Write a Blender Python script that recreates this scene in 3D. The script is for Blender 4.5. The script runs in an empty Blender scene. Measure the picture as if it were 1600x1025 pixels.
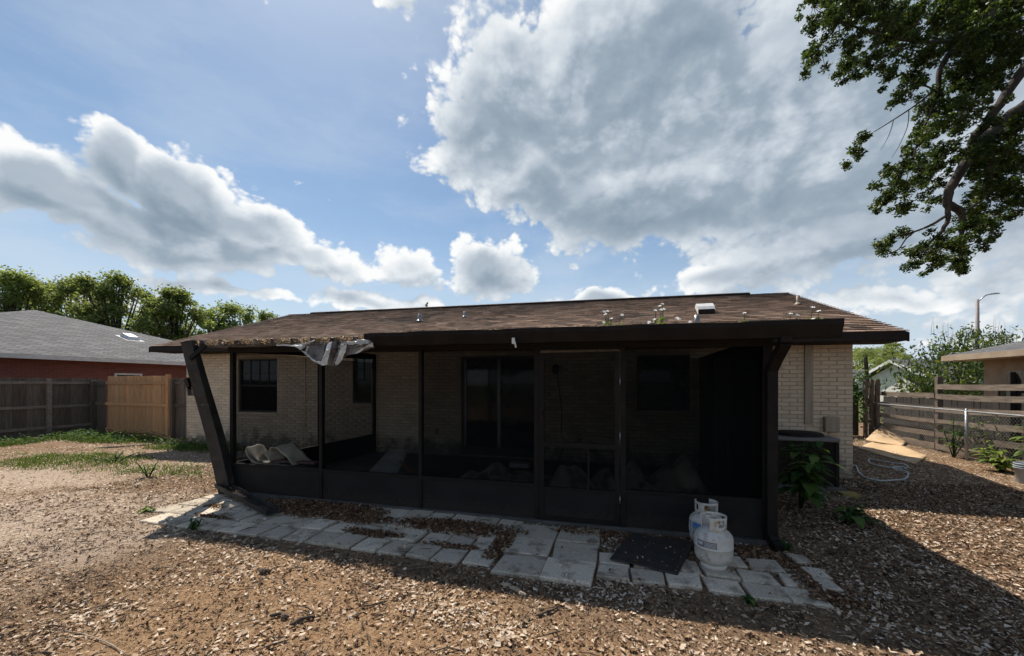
import bpy, math, random
import numpy as np
from mathutils import Vector, Matrix
random.seed(7); RNG = np.random.default_rng(7)
SC = bpy.context.scene; COL = SC.collection
R = math.radians
# ------------------------------------------------------------------ camera (house-aligned world: x along the house, y away from the yard)
F, HC, CX, HY, TH = 620.0, 1.62, 800.0, 600.0, R(15.4)
cT, sT = math.cos(TH), math.sin(TH)
cam = bpy.data.objects.new('camera', bpy.data.cameras.new('camera')); COL.objects.link(cam)
cam.location = (0, 0, HC); cam.rotation_euler = (R(90), 0, TH)
cam.data.sensor_width = 36; cam.data.lens = F/1600*36; cam.data.shift_y = (HY-512.5)/1600
cam.data.clip_start = .05; cam.data.clip_end = 3000
SC.camera = cam
SUN = Vector((-1.08, 1.12, 2.17)).normalized()
EL = math.asin(SUN.z); AZ = math.atan2(SUN.x, SUN.y)
def ray(px, py):
    a = (px-CX)/F; return Vector((a*cT-sT, a*sT+cT, (HY-py)/F))
def pt(px, py, y):      # point of the plane at distance y from the yard that the photo shows there
    r = ray(px, py); t = y/r.y; return Vector((r.x*t, y, HC+r.z*t))
def ptd(px, py, d):
    r = ray(px, py); return Vector((r.x*d, r.y*d, HC+r.z*d))
def gp(px, py, z=0):
    r = ray(px, py); t = (z-HC)/r.z; return Vector((r.x*t, r.y*t, z))
# ------------------------------------------------------------------ node helper
class NT:
    def __init__(s, nt): s.nt = nt; s.n = nt.nodes; s.l = nt.links
    def new(s, t, **k):
        n = s.n.new(t)
        for a, b in k.items(): setattr(n, a, b)
        return n
    def put(s, sock, v):
        if isinstance(v, bpy.types.NodeSocket): s.l.new(v, sock)
        elif v is not None:
            if sock.type == 'RGBA' and len(v) == 3: v = (*v, 1)
            sock.default_value = v
    def m(s, op, a, b=None, c=None, clamp=False):
        n = s.new('ShaderNodeMath', operation=op, use_clamp=clamp)
        for i, v in enumerate((a, b, c)):
            if v is not None: s.put(n.inputs[i], v)
        return n.outputs[0]
    def v(s, op, a, b=None, out=0):
        n = s.new('ShaderNodeVectorMath', operation=op); s.put(n.inputs[0], a)
        if b is not None:
            if op == 'SCALE': s.put(n.inputs['Scale'], b)
            else: s.put(n.inputs[1], b)
        return n.outputs[out]
    def ss(s, x, a, b, lo=0., hi=1.):
        n = s.new('ShaderNodeMapRange', interpolation_type='SMOOTHSTEP')
        for i, v in enumerate((x, a, b, lo, hi)): s.put(n.inputs[i], v)
        return n.outputs[0]
    def noise(s, vec, scale, detail=4, rough=.5, dist=0., out=0):
        n = s.new('ShaderNodeTexNoise'); s.put(n.inputs['Vector'], vec)
        n.inputs['Scale'].default_value = scale; n.inputs['Detail'].default_value = detail
        n.inputs['Roughness'].default_value = rough; n.inputs['Distortion'].default_value = dist
        return n.outputs[out]
    def mix(s, f, a, b, mode='MIX'):
        n = s.new('ShaderNodeMix', data_type='RGBA', blend_type=mode)
        s.put(n.inputs[0], f); s.put(n.inputs[6], a); s.put(n.inputs[7], b); return n.outputs[2]
    def ramp(s, f, stops):
        n = s.new('ShaderNodeValToRGB'); s.put(n.inputs[0], f); e = n.color_ramp.elements
        while len(e) < len(stops): e.new(.5)
        for q, (p, c) in zip(e, stops): q.position = p; q.color = (*c, 1)
        return n.outputs[0]
# ------------------------------------------------------------------ world: daylight sky with cumulus
W = bpy.data.worlds.new('World'); SC.world = W; W.use_nodes = True
def build_world():
    nt = W.node_tree; nt.nodes.clear(); N = NT(nt)
    sky = N.new('ShaderNodeTexSky', sky_type='NISHITA', sun_disc=False)
    sky.sun_elevation = EL; sky.sun_rotation = AZ; sky.air_density = 1.0; sky.dust_density = .5; sky.ozone_density = 2.0
    tc = N.new('ShaderNodeTexCoord').outputs['Generated']
    g = bpy.data.node_groups.new('cloud_density', 'ShaderNodeTree')
    g.interface.new_socket('dir', in_out='INPUT', socket_type='NodeSocketVector')
    g.interface.new_socket('dens', in_out='OUTPUT', socket_type='NodeSocketFloat')
    g.interface.new_socket('soft', in_out='OUTPUT', socket_type='NodeSocketFloat')
    g.interface.new_socket('puff', in_out='OUTPUT', socket_type='NodeSocketFloat')
    G = NT(g); gi = G.new('NodeGroupInput'); go = G.new('NodeGroupOutput')
    d = G.v('NORMALIZE', gi.outputs[0])
    wn = G.v('SUBTRACT', G.noise(d, 6, 2, .55, out=1), (.5, .5, .5)); d2 = G.v('ADD', d, G.v('SCALE', wn, .10))
    sp = G.new('ShaderNodeSeparateXYZ'); G.put(sp.inputs[0], d2)
    az = G.m('ARCTAN2', sp.outputs[0], sp.outputs[1]); el = G.m('ARCSINE', sp.outputs[2])
    cb = G.new('ShaderNodeCombineXYZ'); G.put(cb.inputs[0], az); G.put(cb.inputs[1], el); ae = cb.outputs[0]
    def azel(px, py):
        r = ray(px, py).normalized(); return math.atan2(r.x, r.y), math.asin(r.z)
    acc = None
    for (px, py, rx, ry, w) in CLOUDS:
        a0, e0 = azel(px, py); a1, _ = azel(px+rx, py); _, e1 = azel(px, py-ry)
        ra, re = abs(a1-a0), abs(e1-e0)
        q = G.v('MULTIPLY', G.v('SUBTRACT', ae, (a0, e0, 0)), (1/ra, 1/re, 0))
        b = G.m('MULTIPLY', G.m('SUBTRACT', 1., G.v('LENGTH', q, out=1)), w)
        if acc is None: acc = b
        else:
            n = G.new('ShaderNodeMath', operation='SMOOTH_MAX'); G.put(n.inputs[0], acc); G.put(n.inputs[1], b); n.inputs[2].default_value = .2; acc = n.outputs[0]
    bg = G.m('MULTIPLY_ADD', G.noise(G.v('ADD', d, (3.1, 1.7, 5.2)), 2.3, 1, .5), 3.0, -1.75)          # the rest of the sky goes on with scattered cumulus
    blob = G.m('MAXIMUM', G.m('MINIMUM', acc, .8), G.m('MINIMUM', bg, .6)); blob = G.m('MAXIMUM', blob, -.7)
    st = G.v('MULTIPLY', G.v('ADD', d, G.v('SCALE', wn, .05)), (1, 1, 1.35))
    n1 = G.m('SUBTRACT', G.noise(st, 7.5, 8, .64), .5)
    bil = None
    for sc, am in ((17., .46), (43., .26), (95., .12)):
        vo = G.new('ShaderNodeTexVoronoi', feature='F1'); G.put(vo.inputs['Vector'], st); vo.inputs['Scale'].default_value = sc
        q = G.m('MULTIPLY', G.m('SUBTRACT', .48, vo.outputs['Distance']), am); bil = q if bil is None else G.m('ADD', bil, q)
    dens = G.m('ADD', blob, G.m('ADD', G.m('MULTIPLY', n1, 1.45), bil))
    G.put(go.inputs[0], dens)
    G.put(go.inputs[1], G.m('ADD', blob, G.m('MULTIPLY', n1, .5)))
    G.put(go.inputs[2], bil)
    def dens_at(vec):
        n = N.new('ShaderNodeGroup'); n.node_tree = g; N.put(n.inputs[0], vec); return n.outputs
    o0 = dens_at(tc); d0 = o0[0]
    o1 = dens_at(N.v('ADD', tc, tuple(SUN*.07)))
    alpha = N.ss(d0, -.04, .20)
    tmod = N.ss(N.noise(N.v('MULTIPLY', tc, (1, 1, 1.6)), 4.2, 3, .5), .36, .60, .62, 1.05)
    thick = N.m('MULTIPLY', N.ss(N.m('ADD', N.m('MULTIPLY', d0, .35), N.m('MULTIPLY', o0[1], .65)), .10, .72), tmod, clamp=True)
    lit = N.ss(N.m('ADD', N.m('MULTIPLY', N.m('SUBTRACT', d0, o1[0]), .5), N.m('MULTIPLY', N.m('SUBTRACT', o0[1], o1[1]), .9)), -.42, .55)
    val = N.m('ADD', N.m('MULTIPLY', N.m('SUBTRACT', 1., thick), .58), N.m('MULTIPLY', lit, N.m('MULTIPLY_ADD', thick, -.17, .55)))
    val = N.m('ADD', val, N.m('MULTIPLY', o0[2], N.m('MULTIPLY_ADD', thick, -.70, .80)), clamp=True)
    ccol = N.ramp(val, [(0., (.235, .31, .385)), (.25, (.33, .40, .475)), (.5, (.50, .565, .635)), (.75, (.72, .77, .81)), (1., (.95, .955, .95))])
    sp2 = N.new('ShaderNodeSeparateXYZ'); N.put(sp2.inputs[0], N.v('NORMALIZE', tc)); z = sp2.outputs[2]
    skyc = N.v('MULTIPLY', N.v('SCALE', sky.outputs[0], SKY_STRENGTH), (.88, .97, .97))
    veiln = N.noise(N.v('MULTIPLY', tc, (1, 1, 3)), 3.2, 5, .6)           # thin high veil, thicker towards the horizon
    veil = N.m('MULTIPLY', N.ss(veiln, .40, .75), .30)
    veil = N.m('ADD', veil, N.m('MULTIPLY', N.ss(z, .42, .0), .85), clamp=True)
    skyc = N.mix(veil, skyc, (.60, .69, .79))
    col = N.mix(N.m('MULTIPLY', alpha, .97), skyc, ccol)
    bgn = N.new('ShaderNodeBackground'); N.put(bgn.inputs[0], col); bgn.inputs[1].default_value = WORLD_GAIN
    out = N.new('ShaderNodeOutputWorld'); N.l.new(bgn.outputs[0], out.inputs[0])
    W.cycles.sampling_method = 'MANUAL'; W.cycles.sample_map_resolution = 512
SKY_STRENGTH = .105; WORLD_GAIN = .88
# clouds by the direction in which they stand: azimuth/elevation taken at a point of the photo, half width, half height, weight
CLOUDS = [(55, 290, 110, 70, 1.0), (185, 270, 75, 70, 1.0), (300, 320, 130, 80, 1.15), (400, 365, 95, 62, 1.1), (270, 375, 190, 62, 1.2), (110, 320, 120, 50, 1.0), (830, 275, 90, 70, 1.1), (475, 400, 65, 34, .95),
          (520, 418, 75, 24, .75), (640, 412, 60, 38, .9), (765, 418, 80, 54, 1.05), (590, 470, 110, 18, .75), (340, 452, 130, 16, .55), (200, 470, 120, 14, .5), (935, 464, 85, 20, .8), (625, 12, 40, 34, .6),
          (810, 140, 150, 150, 1.2), (750, 210, 120, 105, 1.1), (980, 130, 300, 220, 1.7), (1010, 310, 270, 95, 1.3), (1280, 160, 420, 290, 1.7), (1270, 385, 320, 75, 1.1), (1130, 440, 150, 36, .8), (1550, 240, 360, 240, 1.2), (1400, 462, 220, 24, .55)]
build_world()
sun = bpy.data.objects.new('sun', bpy.data.lights.new('sun', 'SUN')); COL.objects.link(sun)
sun.data.energy = 5.0; sun.data.angle = R(.53); sun.data.color = (1, .93, .83)
sun.rotation_euler = SUN.to_track_quat('Z', 'Y').to_euler(); sun.location = SUN*60
SC.view_settings.view_transform = 'Standard'; SC.view_settings.look = 'None'; SC.view_settings.gamma = 1
SC.view_settings.exposure = 0.25
SC.render.engine = 'CYCLES'
cy = SC.cycles; cy.max_bounces = 6; cy.diffuse_bounces = 3; cy.glossy_bounces = 2; cy.transparent_max_bounces = 12; cy.transmission_bounces = 4
cy.use_light_tree = False; cy.use_denoising = True; cy.use_adaptive_sampling = True; cy.adaptive_threshold = .02; cy.adaptive_min_samples = 16; cy.sample_clamp_indirect = 6
# ------------------------------------------------------------------ mesh helpers
class MB:
    def __init__(s): s.V = []; s.Fc = []; s.S = []
    def add(s, vs, fs, smooth=False):
        o = len(s.V); s.V += [tuple(v) for v in vs]; s.Fc += [tuple(i+o for i in f) for f in fs]; s.S += [smooth]*len(fs); return s
    def box(s, x0, x1, y0, y1, z0, z1):
        return s.hexa([(x0,y0,z0),(x1,y0,z0),(x1,y1,z0),(x0,y1,z0),(x0,y0,z1),(x1,y0,z1),(x1,y1,z1),(x0,y1,z1)])
    def hexa(s, v): return s.add(v, [(3,2,1,0),(4,5,6,7),(0,1,5,4),(1,2,6,5),(2,3,7,6),(3,0,4,7)])
    def bar(s, a, b, w, h, up=(0,0,1), w2=None, h2=None):     # box beam from a to b
        a = Vector(a); b = Vector(b); t = (b-a).normalized(); u = Vector(up)
        sd = t.cross(u)
        if sd.length < 1e-4: sd = t.cross(Vector((1,0,0)))
        sd.normalize(); u = sd.cross(t); w2 = w if w2 is None else w2; h2 = h if h2 is None else h2
        vs = []
        for p, ww, hh in ((a, w, h), (b, w2, h2)):
            for i, j in ((-1,-1),(1,-1),(1,1),(-1,1)): vs.append(p+sd*(i*ww/2)+u*(j*hh/2))
        return s.add(vs, [(3,2,1,0),(4,5,6,7),(0,1,5,4),(1,2,6,5),(2,3,7,6),(3,0,4,7)])
    def tube(s, pts, rad, n=8, cap=True, smooth=True):
        pts = [Vector(p) for p in pts]; rad = rad if hasattr(rad, '__len__') else [rad]*len(pts)
        vs = []; fs = []; prev = None
        for i, p in enumerate(pts):
            t = (pts[min(i+1, len(pts)-1)]-pts[max(i-1, 0)]); t = t.normalized() if t.length > 1e-9 else Vector((0,0,1))
            if prev is None: u = t.cross(Vector((0,0,1))); u = u if u.length > .05 else t.cross(Vector((1,0,0)))
            else: u = prev-t*prev.dot(t)
            u.normalize(); prev = u; w = t.cross(u)
            for k in range(n):
                a = 2*math.pi*k/n; vs.append(p+(u*math.cos(a)+w*math.sin(a))*rad[i])
        for i in range(len(pts)-1):
            for k in range(n): fs.append((i*n+k, i*n+(k+1)%n, (i+1)*n+(k+1)%n, (i+1)*n+k))
        if cap: fs += [tuple(range(n))[::-1], tuple(range((len(pts)-1)*n, len(pts)*n))]
        return s.add(vs, fs, smooth)
    def lathe(s, prof, c=(0,0,0), n=28, smooth=True):
        vs = []; fs = []
        for r, z in prof:
            for k in range(n): a = 2*math.pi*k/n; vs.append((c[0]+r*math.cos(a), c[1]+r*math.sin(a), c[2]+z))
        for i in range(len(prof)-1):
            for k in range(n): fs.append((i*n+k, i*n+(k+1)%n, (i+1)*n+(k+1)%n, (i+1)*n+k))
        return s.add(vs, fs, smooth)
    def quad(s, a, b, c, d): return s.add([a,b,c,d], [(0,1,2,3)])
    def grid(s, fn, nu, nv, smooth=True):
        vs = [fn(i/nu, j/nv) for j in range(nv+1) for i in range(nu+1)]
        fs = [(j*(nu+1)+i, j*(nu+1)+i+1, (j+1)*(nu+1)+i+1, (j+1)*(nu+1)+i) for j in range(nv) for i in range(nu)]
        return s.add(vs, fs, smooth)
    def mesh(s, name):
        me = bpy.data.meshes.new(name); me.from_pydata(s.V, [], s.Fc); me.polygons.foreach_set('use_smooth', s.S); me.update(); return me
    def build(s, name, mat, parent=None, bevel=0, **tags):
        return link(name, s.mesh(name), mat, parent, bevel, **tags)
def link(name, me, mat, parent=None, bevel=0, **tags):
    if mat is not None and not len(me.materials): me.materials.append(mat)
    o = bpy.data.objects.new(name, me); COL.objects.link(o)
    if parent is not None:
        o.parent = parent; o.matrix_parent_inverse = PINV.get(parent.name, Matrix())
    if bevel:
        b = o.modifiers.new('bevel', 'BEVEL'); b.width = bevel; b.segments = 2; b.limit_method = 'ANGLE'
    for k, v in tags.items(): o[k] = v
    return o
PINV = {}
def thing(name, label, cat, loc=(0,0,0), group=None, kind=None):
    o = bpy.data.objects.new(name, None); COL.objects.link(o); o.location = loc; o.empty_display_size = .2
    o['label'] = label
    if cat: o['category'] = cat
    if group: o['group'] = group
    if kind: o['kind'] = kind
    PINV[o.name] = Matrix.Translation(loc).inverted()
    return o
def np_mesh(name, V, Fa, attr=None, smooth=False):      # V (n,3); Fa (m,k)
    me = bpy.data.meshes.new(name); k = Fa.shape[1]
    me.vertices.add(len(V)); me.vertices.foreach_set('co', np.ascontiguousarray(V, dtype=np.float32).ravel())
    me.loops.add(Fa.size); me.loops.foreach_set('vertex_index', np.ascontiguousarray(Fa, dtype=np.int32).ravel())
    me.polygons.add(len(Fa)); me.polygons.foreach_set('loop_start', np.arange(0, Fa.size, k, dtype=np.int32))
    me.update(calc_edges=True)
    if attr is not None:
        a = me.attributes.new('rnd', 'FLOAT', 'FACE'); a.data.foreach_set('value', np.ascontiguousarray(attr, dtype=np.float32))
    if smooth: me.polygons.foreach_set('use_smooth', np.ones(len(Fa), dtype=bool))
    me.validate(); return me
def rotm(yaw, pitch, roll):
    cy_, sy = np.cos(yaw), np.sin(yaw); cp, sp = np.cos(pitch), np.sin(pitch); cr, sr = np.cos(roll), np.sin(roll)
    M = np.empty((len(yaw), 3, 3))
    M[:,0,0] = cy_*cp; M[:,0,1] = cy_*sp*sr-sy*cr; M[:,0,2] = cy_*sp*cr+sy*sr
    M[:,1,0] = sy*cp; M[:,1,1] = sy*sp*sr+cy_*cr; M[:,1,2] = sy*sp*cr-cy_*sr
    M[:,2,0] = -sp; M[:,2,1] = cp*sr; M[:,2,2] = cp*cr
    return M
def leaf_mesh(name, P, L, Wd, yaw, pitch, roll, rnd, curl=.25, shape=0):
    # every leaf: base, two sides, sunk midrib, tip
    n = len(P); L = np.broadcast_to(L, n); Wd = np.broadcast_to(Wd, n); cu = curl*RNG.uniform(-.4, 1, n)*L
    T = np.zeros((n, 5, 3))
    T[:,0,0] = -L/2; T[:,0,2] = cu*.5
    T[:,1,1] = Wd/2; T[:,3,1] = -Wd/2; T[:,1,2] = T[:,3,2] = Wd*.22*RNG.uniform(-.5, 1, n); T[:,1,0] = L*RNG.uniform(-.15, .2, n); T[:,3,0] = L*RNG.uniform(-.15, .2, n)
    T[:,4,0] = L/2; T[:,4,2] = cu
    V = np.einsum('nij,nkj->nki', rotm(yaw, pitch, roll), T)+P[:,None,:]
    o = (np.arange(n)*5)[:,None]
    Fa = np.concatenate([o+np.array([0,2,1]), o+np.array([0,3,2]), o+np.array([1,2,4]), o+np.array([2,3,4])], 1).reshape(-1, 3)
    return np_mesh(name, V.reshape(-1, 3), Fa, np.repeat(rnd, 4))
def vnoise(x, y, s, seed=0):          # cheap value noise, 0..1
    x = x*s+seed*17.3; y = y*s-seed*9.1; xi = np.floor(x).astype(int); yi = np.floor(y).astype(int); fx = x-xi; fy = y-yi
    h = lambda a, b: (np.sin(a*127.1+b*311.7+seed*3.3)*43758.5453) % 1.
    fx = fx*fx*(3-2*fx); fy = fy*fy*(3-2*fy)
    return (h(xi,yi)*(1-fx)+h(xi+1,yi)*fx)*(1-fy)+(h(xi,yi+1)*(1-fx)+h(xi+1,yi+1)*fx)*fy
def fb(x, y, s, seed=0): return (vnoise(x,y,s,seed)*.5+vnoise(x,y,s*2.1,seed+1)*.3+vnoise(x,y,s*4.3,seed+2)*.2)
# ------------------------------------------------------------------ materials
def newmat(name):
    m = bpy.data.materials.new(name); m.use_nodes = True; N = NT(m.node_tree); b = N.n['Principled BSDF']; return m, N, b
def pm(name, c1, c2=None, scale=6, rough=.7, bump=0, bscale=40, var=0., metal=0, stretch=(1,1,1), stain=None, spec=None, detail=5, lo=.35, hi=.65):
    m, N, b = newmat(name); c2 = c2 or tuple(x*.75 for x in c1)
    tc = N.new('ShaderNodeTexCoord').outputs['Object']; oi = N.new('ShaderNodeObjectInfo').outputs['Random']
    at = N.new('ShaderNodeAttribute', attribute_name='rnd').outputs['Fac']
    sh = N.v('ADD', N.v('MULTIPLY', tc, stretch), N.v('SCALE', (13., 7., 5.), oi))
    col = N.mix(N.ss(N.noise(sh, scale, detail, .6), lo, hi), c1, c2)
    if stain: col = N.mix(N.m('MULTIPLY', N.ss(N.noise(sh, stain[1], 6, .65), stain[2], stain[3]), stain[4] if len(stain) > 4 else .8), col, stain[0])
    if var:
        r = N.m('FRACT', N.m('ADD', oi, at)); f = N.m('MULTIPLY_ADD', r, 2*var, 1-var); col = N.v('SCALE', col, f)
    N.put(b.inputs['Base Color'], col); b.inputs['Roughness'].default_value = rough; b.inputs['Metallic'].default_value = metal
    if spec is not None: b.inputs['Specular IOR Level'].default_value = spec
    if bump:
        bn = N.new('ShaderNodeBump'); bn.inputs['Strength'].default_value = min(1, bump); bn.inputs['Distance'].default_value = .01
        N.put(bn.inputs['Height'], N.noise(sh, bscale, 5, .65)); N.put(b.inputs['Normal'], bn.outputs[0])
    return m
def leafmat(name, stops, trans=.35, rough=.55, spec=.3):
    m, N, b = newmat(name)
    at = N.new('ShaderNodeAttribute', attribute_name='rnd').outputs['Fac']; oi = N.new('ShaderNodeObjectInfo').outputs['Random']
    col = N.ramp(at, stops); col = N.v('SCALE', col, N.m('MULTIPLY_ADD', oi, .5, .75))
    N.put(b.inputs['Base Color'], col); b.inputs['Roughness'].default_value = rough; b.inputs['Specular IOR Level'].default_value = spec
    if trans:
        t = N.new('ShaderNodeBsdfTranslucent'); N.put(t.inputs[0], N.mix(.5, col, N.v('MULTIPLY', col, (1.5, 1.6, .5))))
        mx = N.new('ShaderNodeMixShader'); mx.inputs[0].default_value = trans
        N.l.new(b.outputs[0], mx.inputs[1]); N.l.new(t.outputs[0], mx.inputs[2]); N.l.new(mx.outputs[0], N.n['Material Output'].inputs[0])
    return m
def screenmat(name, t):
    m, N, b = newmat(name); b.inputs['Base Color'].default_value = (.004, .004, .004, 1); b.inputs['Specular IOR Level'].default_value = .1; b.inputs['Roughness'].default_value = .8
    tr = N.new('ShaderNodeBsdfTransparent'); mx = N.new('ShaderNodeMixShader'); mx.inputs[0].default_value = 1-t
    N.l.new(tr.outputs[0], mx.inputs[1]); N.l.new(b.outputs[0], mx.inputs[2]); N.l.new(mx.outputs[0], N.n['Material Output'].inputs[0]); return m
M = {}
M['brick'] = pm('painted_brick', (.64,.515,.375), (.565,.45,.325), 3, .75, .5, 60, var=.10, stain=((.17,.14,.11), 2.2, .62, .80, .55))
M['mortar'] = pm('painted_mortar', (.47,.375,.27), (.40,.315,.225), 8, .9, .3, 80)
M['trim'] = pm('tan_trim', (.36,.29,.21), (.27,.21,.15), 4, .6, .2, 50, stretch=(6,6,.6))
M['shingle'] = pm('brown_shingle', (.43,.295,.215), (.31,.21,.155), 26, .95, .8, 140, var=.33, stain=((.17,.135,.112), .45, .48, .62, .75), spec=.1)
M['fascia'] = pm('dark_fascia', (.018,.012,.010), (.026,.018,.015), 5, .7, .15, 40, spec=.15)
M['dark'] = pm('bronze_aluminium', (.011,.009,.008), (.016,.013,.012), 5, .7, .12, 60, spec=.2, stain=((.04,.036,.033), 7, .68, .8, .35))
M['kick'] = pm('black_kick_panel', (.0075,.0075,.008), (.012,.012,.0125), 3, .6, .1, 30, stain=((.03,.029,.027), 3, .60, .85, .4), spec=.25)
def splash(m):      # dried mud splashed up from the ground
    N = NT(m.node_tree); b = N.n['Principled BSDF']; old = b.inputs['Base Color'].links[0].from_socket
    tc = N.new('ShaderNodeTexCoord').outputs['Object']; sp = N.new('ShaderNodeSeparateXYZ'); N.put(sp.inputs[0], tc)
    n = N.noise(tc, 26, 6, .7); h = N.m('ADD', N.ss(sp.outputs[2], .34, .05, 0., .36), n); f = N.m('MULTIPLY', N.ss(h, .62, .86), .55)
    drip = N.m('MULTIPLY', N.ss(N.noise(N.v('MULTIPLY', tc, (14, 14, 1.2)), 1.6, 5, .6), .56, .74), .35)
    N.put(b.inputs['Base Color'], N.mix(drip, N.mix(f, old, (.034, .026, .020)), (.018, .0175, .0175)))
splash(M['kick'])
M['gutter'] = pm('dark_gutter', (.012,.009,.008), (.018,.014,.012), 4, .7, .1, 30, spec=.15)
M['whitemetal'] = pm('torn_white_aluminium', (.62,.61,.58), (.45,.43,.40), 9, .45, .3, 40, stain=((.16,.12,.09), 8, .5, .72, .8))
M['pan'] = pm('weathered_roof_pan', (.22,.19,.165), (.12,.105,.09), 9, .7, .3, 50, stain=((.06,.045,.035), 7, .45, .65, .8))
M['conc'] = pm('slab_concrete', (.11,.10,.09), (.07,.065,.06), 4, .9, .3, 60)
M['paver'] = pm('concrete_paver', (.72,.61,.475), (.48,.405,.315), 75, .95, .9, 130, var=.20, stain=((.20,.145,.095), 4.5, .50, .66, .75))
M['screen'] = screenmat('porch_screen', .50); M['sidescreen'] = screenmat('side_porch_screen', .56); M['dimscreen'] = screenmat('added_dim_screen', .74)  # last one is added only to darken the wall seen through its bay
M['glass'] = pm('dark_glass', (.010,.011,.012), (.014,.015,.016), 2, .06, 0)
M['frame'] = pm('dark_window_frame', (.028,.025,.023), (.04,.036,.033), 6, .5, .1)
M['alu'] = pm('mill_aluminium', (.30,.30,.30), (.22,.22,.22), 8, .4, .1, metal=.6)
M['whitepaint'] = pm('white_paint', (.72,.71,.69), (.60,.59,.57), 9, .45, .08, 30, stain=((.33,.27,.2), 12, .63, .78, .5))
M['tank'] = pm('tank_enamel', (.60,.565,.51), (.52,.49,.44), 8, .42, .05, 30, stain=((.24,.155,.095), 13, .52, .70, .8))
M['brass'] = pm('brass', (.45,.30,.10), (.32,.21,.08), 15, .4, .1, metal=.8)
M['tanklabel'] = pm('grey_label', (.20,.20,.21), (.16,.16,.17), 20, .5); M['labelline'] = pm('pale_print', (.6,.6,.6), (.5,.5,.5), 20, .5)
M['bluelabel'] = pm('blue_label', (.05,.17,.42), (.08,.24,.5), 12, .4); M['greylabel'] = pm('slate_label', (.22,.24,.28), (.28,.3,.34), 12, .4)
M['rubber'] = pm('rubber_mat', (.026,.020,.016), (.042,.033,.027), 9, .8, .5, 90, stain=((.09,.075,.06), 9, .62, .78, .5))
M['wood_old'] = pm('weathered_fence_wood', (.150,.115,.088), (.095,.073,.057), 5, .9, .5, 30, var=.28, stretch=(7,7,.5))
M['wood_dark'] = pm('shaded_fence_wood', (.035,.027,.021), (.022,.017,.013), 5, .9, .4, 30, var=.25, stretch=(7,7,.5))  # shade of the plank gaps put into the backing fence's colour
M['wood_new'] = pm('cedar_fence_wood', (.56,.315,.15), (.42,.225,.10), 5, .8, .4, 30, var=.16, stretch=(7,7,.5), stain=((.12,.07,.04), 5, .64, .75, .6))
M['wood_grey'] = pm('grey_rail_wood', (.25,.195,.15), (.15,.118,.09), 4, .9, .6, 30, var=.25, stretch=(7,.6,7), stain=((.07,.056,.045), 3, .5, .7, .7))
M['galv'] = pm('galvanised_steel', (.42,.43,.44), (.32,.33,.34), 12, .4, .05, metal=.7)
M['redbrick'] = None
M['leaf_oak'] = leafmat('oak_leaves', [(0,(.020,.032,.010)),(.45,(.040,.062,.017)),(.85,(.085,.115,.027)),(1,(.20,.21,.035))], .48, .45, .4)
M['leaf_tree'] = leafmat('far_tree_leaves', [(0,(.13,.16,.06)),(.5,(.21,.25,.10)),(1,(.33,.36,.15))], .55, .6, .2)
M['leaf_plant'] = leafmat('plant_leaves', [(0,(.035,.085,.024)),(.6,(.065,.135,.034)),(1,(.14,.21,.045))], .42, .6, .12)
M['leaf_lime'] = leafmat('lime_leaves', [(0,(.08,.14,.02)),(.6,(.17,.24,.04)),(1,(.30,.34,.06))], .4, .5, .3)
M['bark'] = pm('grey_bark', (.070,.054,.042), (.036,.028,.022), 9, .95, 1, 25, stretch=(1,1,.5))
M['deadleaf'] = leafmat('dead_leaves', [(0,(.08,.042,.022)),(.30,(.22,.125,.066)),(.55,(.42,.285,.18)),(.80,(.60,.455,.335)),(1,(.76,.64,.51))], .10, .75, .15)
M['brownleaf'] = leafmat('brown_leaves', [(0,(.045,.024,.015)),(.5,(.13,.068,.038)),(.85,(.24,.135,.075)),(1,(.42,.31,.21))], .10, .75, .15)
M['chip'] = leafmat('wood_chips', [(0,(.05,.032,.02)),(.4,(.18,.115,.065)),(.75,(.38,.275,.17)),(1,(.60,.49,.36))], 0, .9, .1)
M['grass'] = leafmat('grass_blades', [(0,(.05,.095,.02)),(.6,(.10,.16,.035)),(1,(.24,.24,.09))], .35, .6, .2)
M['stick'] = pm('dead_stick', (.12,.088,.062), (.06,.044,.032), 14, .95, .6, 60)
M['palestick'] = pm('pale_stick', (.42,.34,.25), (.28,.22,.16), 14, .9, .5, 60)
def brickwall_mat(name, c1, c2, mortar, axis='y'):
    m, N, b = newmat(name); tc = N.new('ShaderNodeTexCoord').outputs['Object']; sp = N.new('ShaderNodeSeparateXYZ'); N.put(sp.inputs[0], tc)
    cb = N.new('ShaderNodeCombineXYZ'); N.put(cb.inputs[0], N.m('ADD', sp.outputs[0], sp.outputs[1])); N.put(cb.inputs[1], sp.outputs[2])
    bt = N.new('ShaderNodeTexBrick'); N.put(bt.inputs['Vector'], cb.outputs[0]); N.put(bt.inputs['Color1'], c1); N.put(bt.inputs['Color2'], c2); N.put(bt.inputs['Mortar'], mortar)
    bt.inputs['Scale'].default_value = 1; bt.inputs['Brick Width'].default_value = .22; bt.inputs['Row Height'].default_value = .073; bt.inputs['Mortar Size'].default_value = .007
    N.put(b.inputs['Base Color'], bt.outputs[0]); b.inputs['Roughness'].default_value = .85
    bp = N.new('ShaderNodeBump'); bp.inputs['Distance'].default_value = .006; bp.invert = True; N.put(bp.inputs['Height'], bt.outputs['Fac']); N.put(b.inputs['Normal'], bp.outputs[0]); return m
M['redbrick'] = brickwall_mat('red_brick_wall', (.20,.055,.038), (.15,.042,.030), (.16,.09,.07))
M['creambrick'] = brickwall_mat('cream_brick_side', (.44,.37,.29), (.40,.33,.26), (.25,.21,.165))
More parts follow.
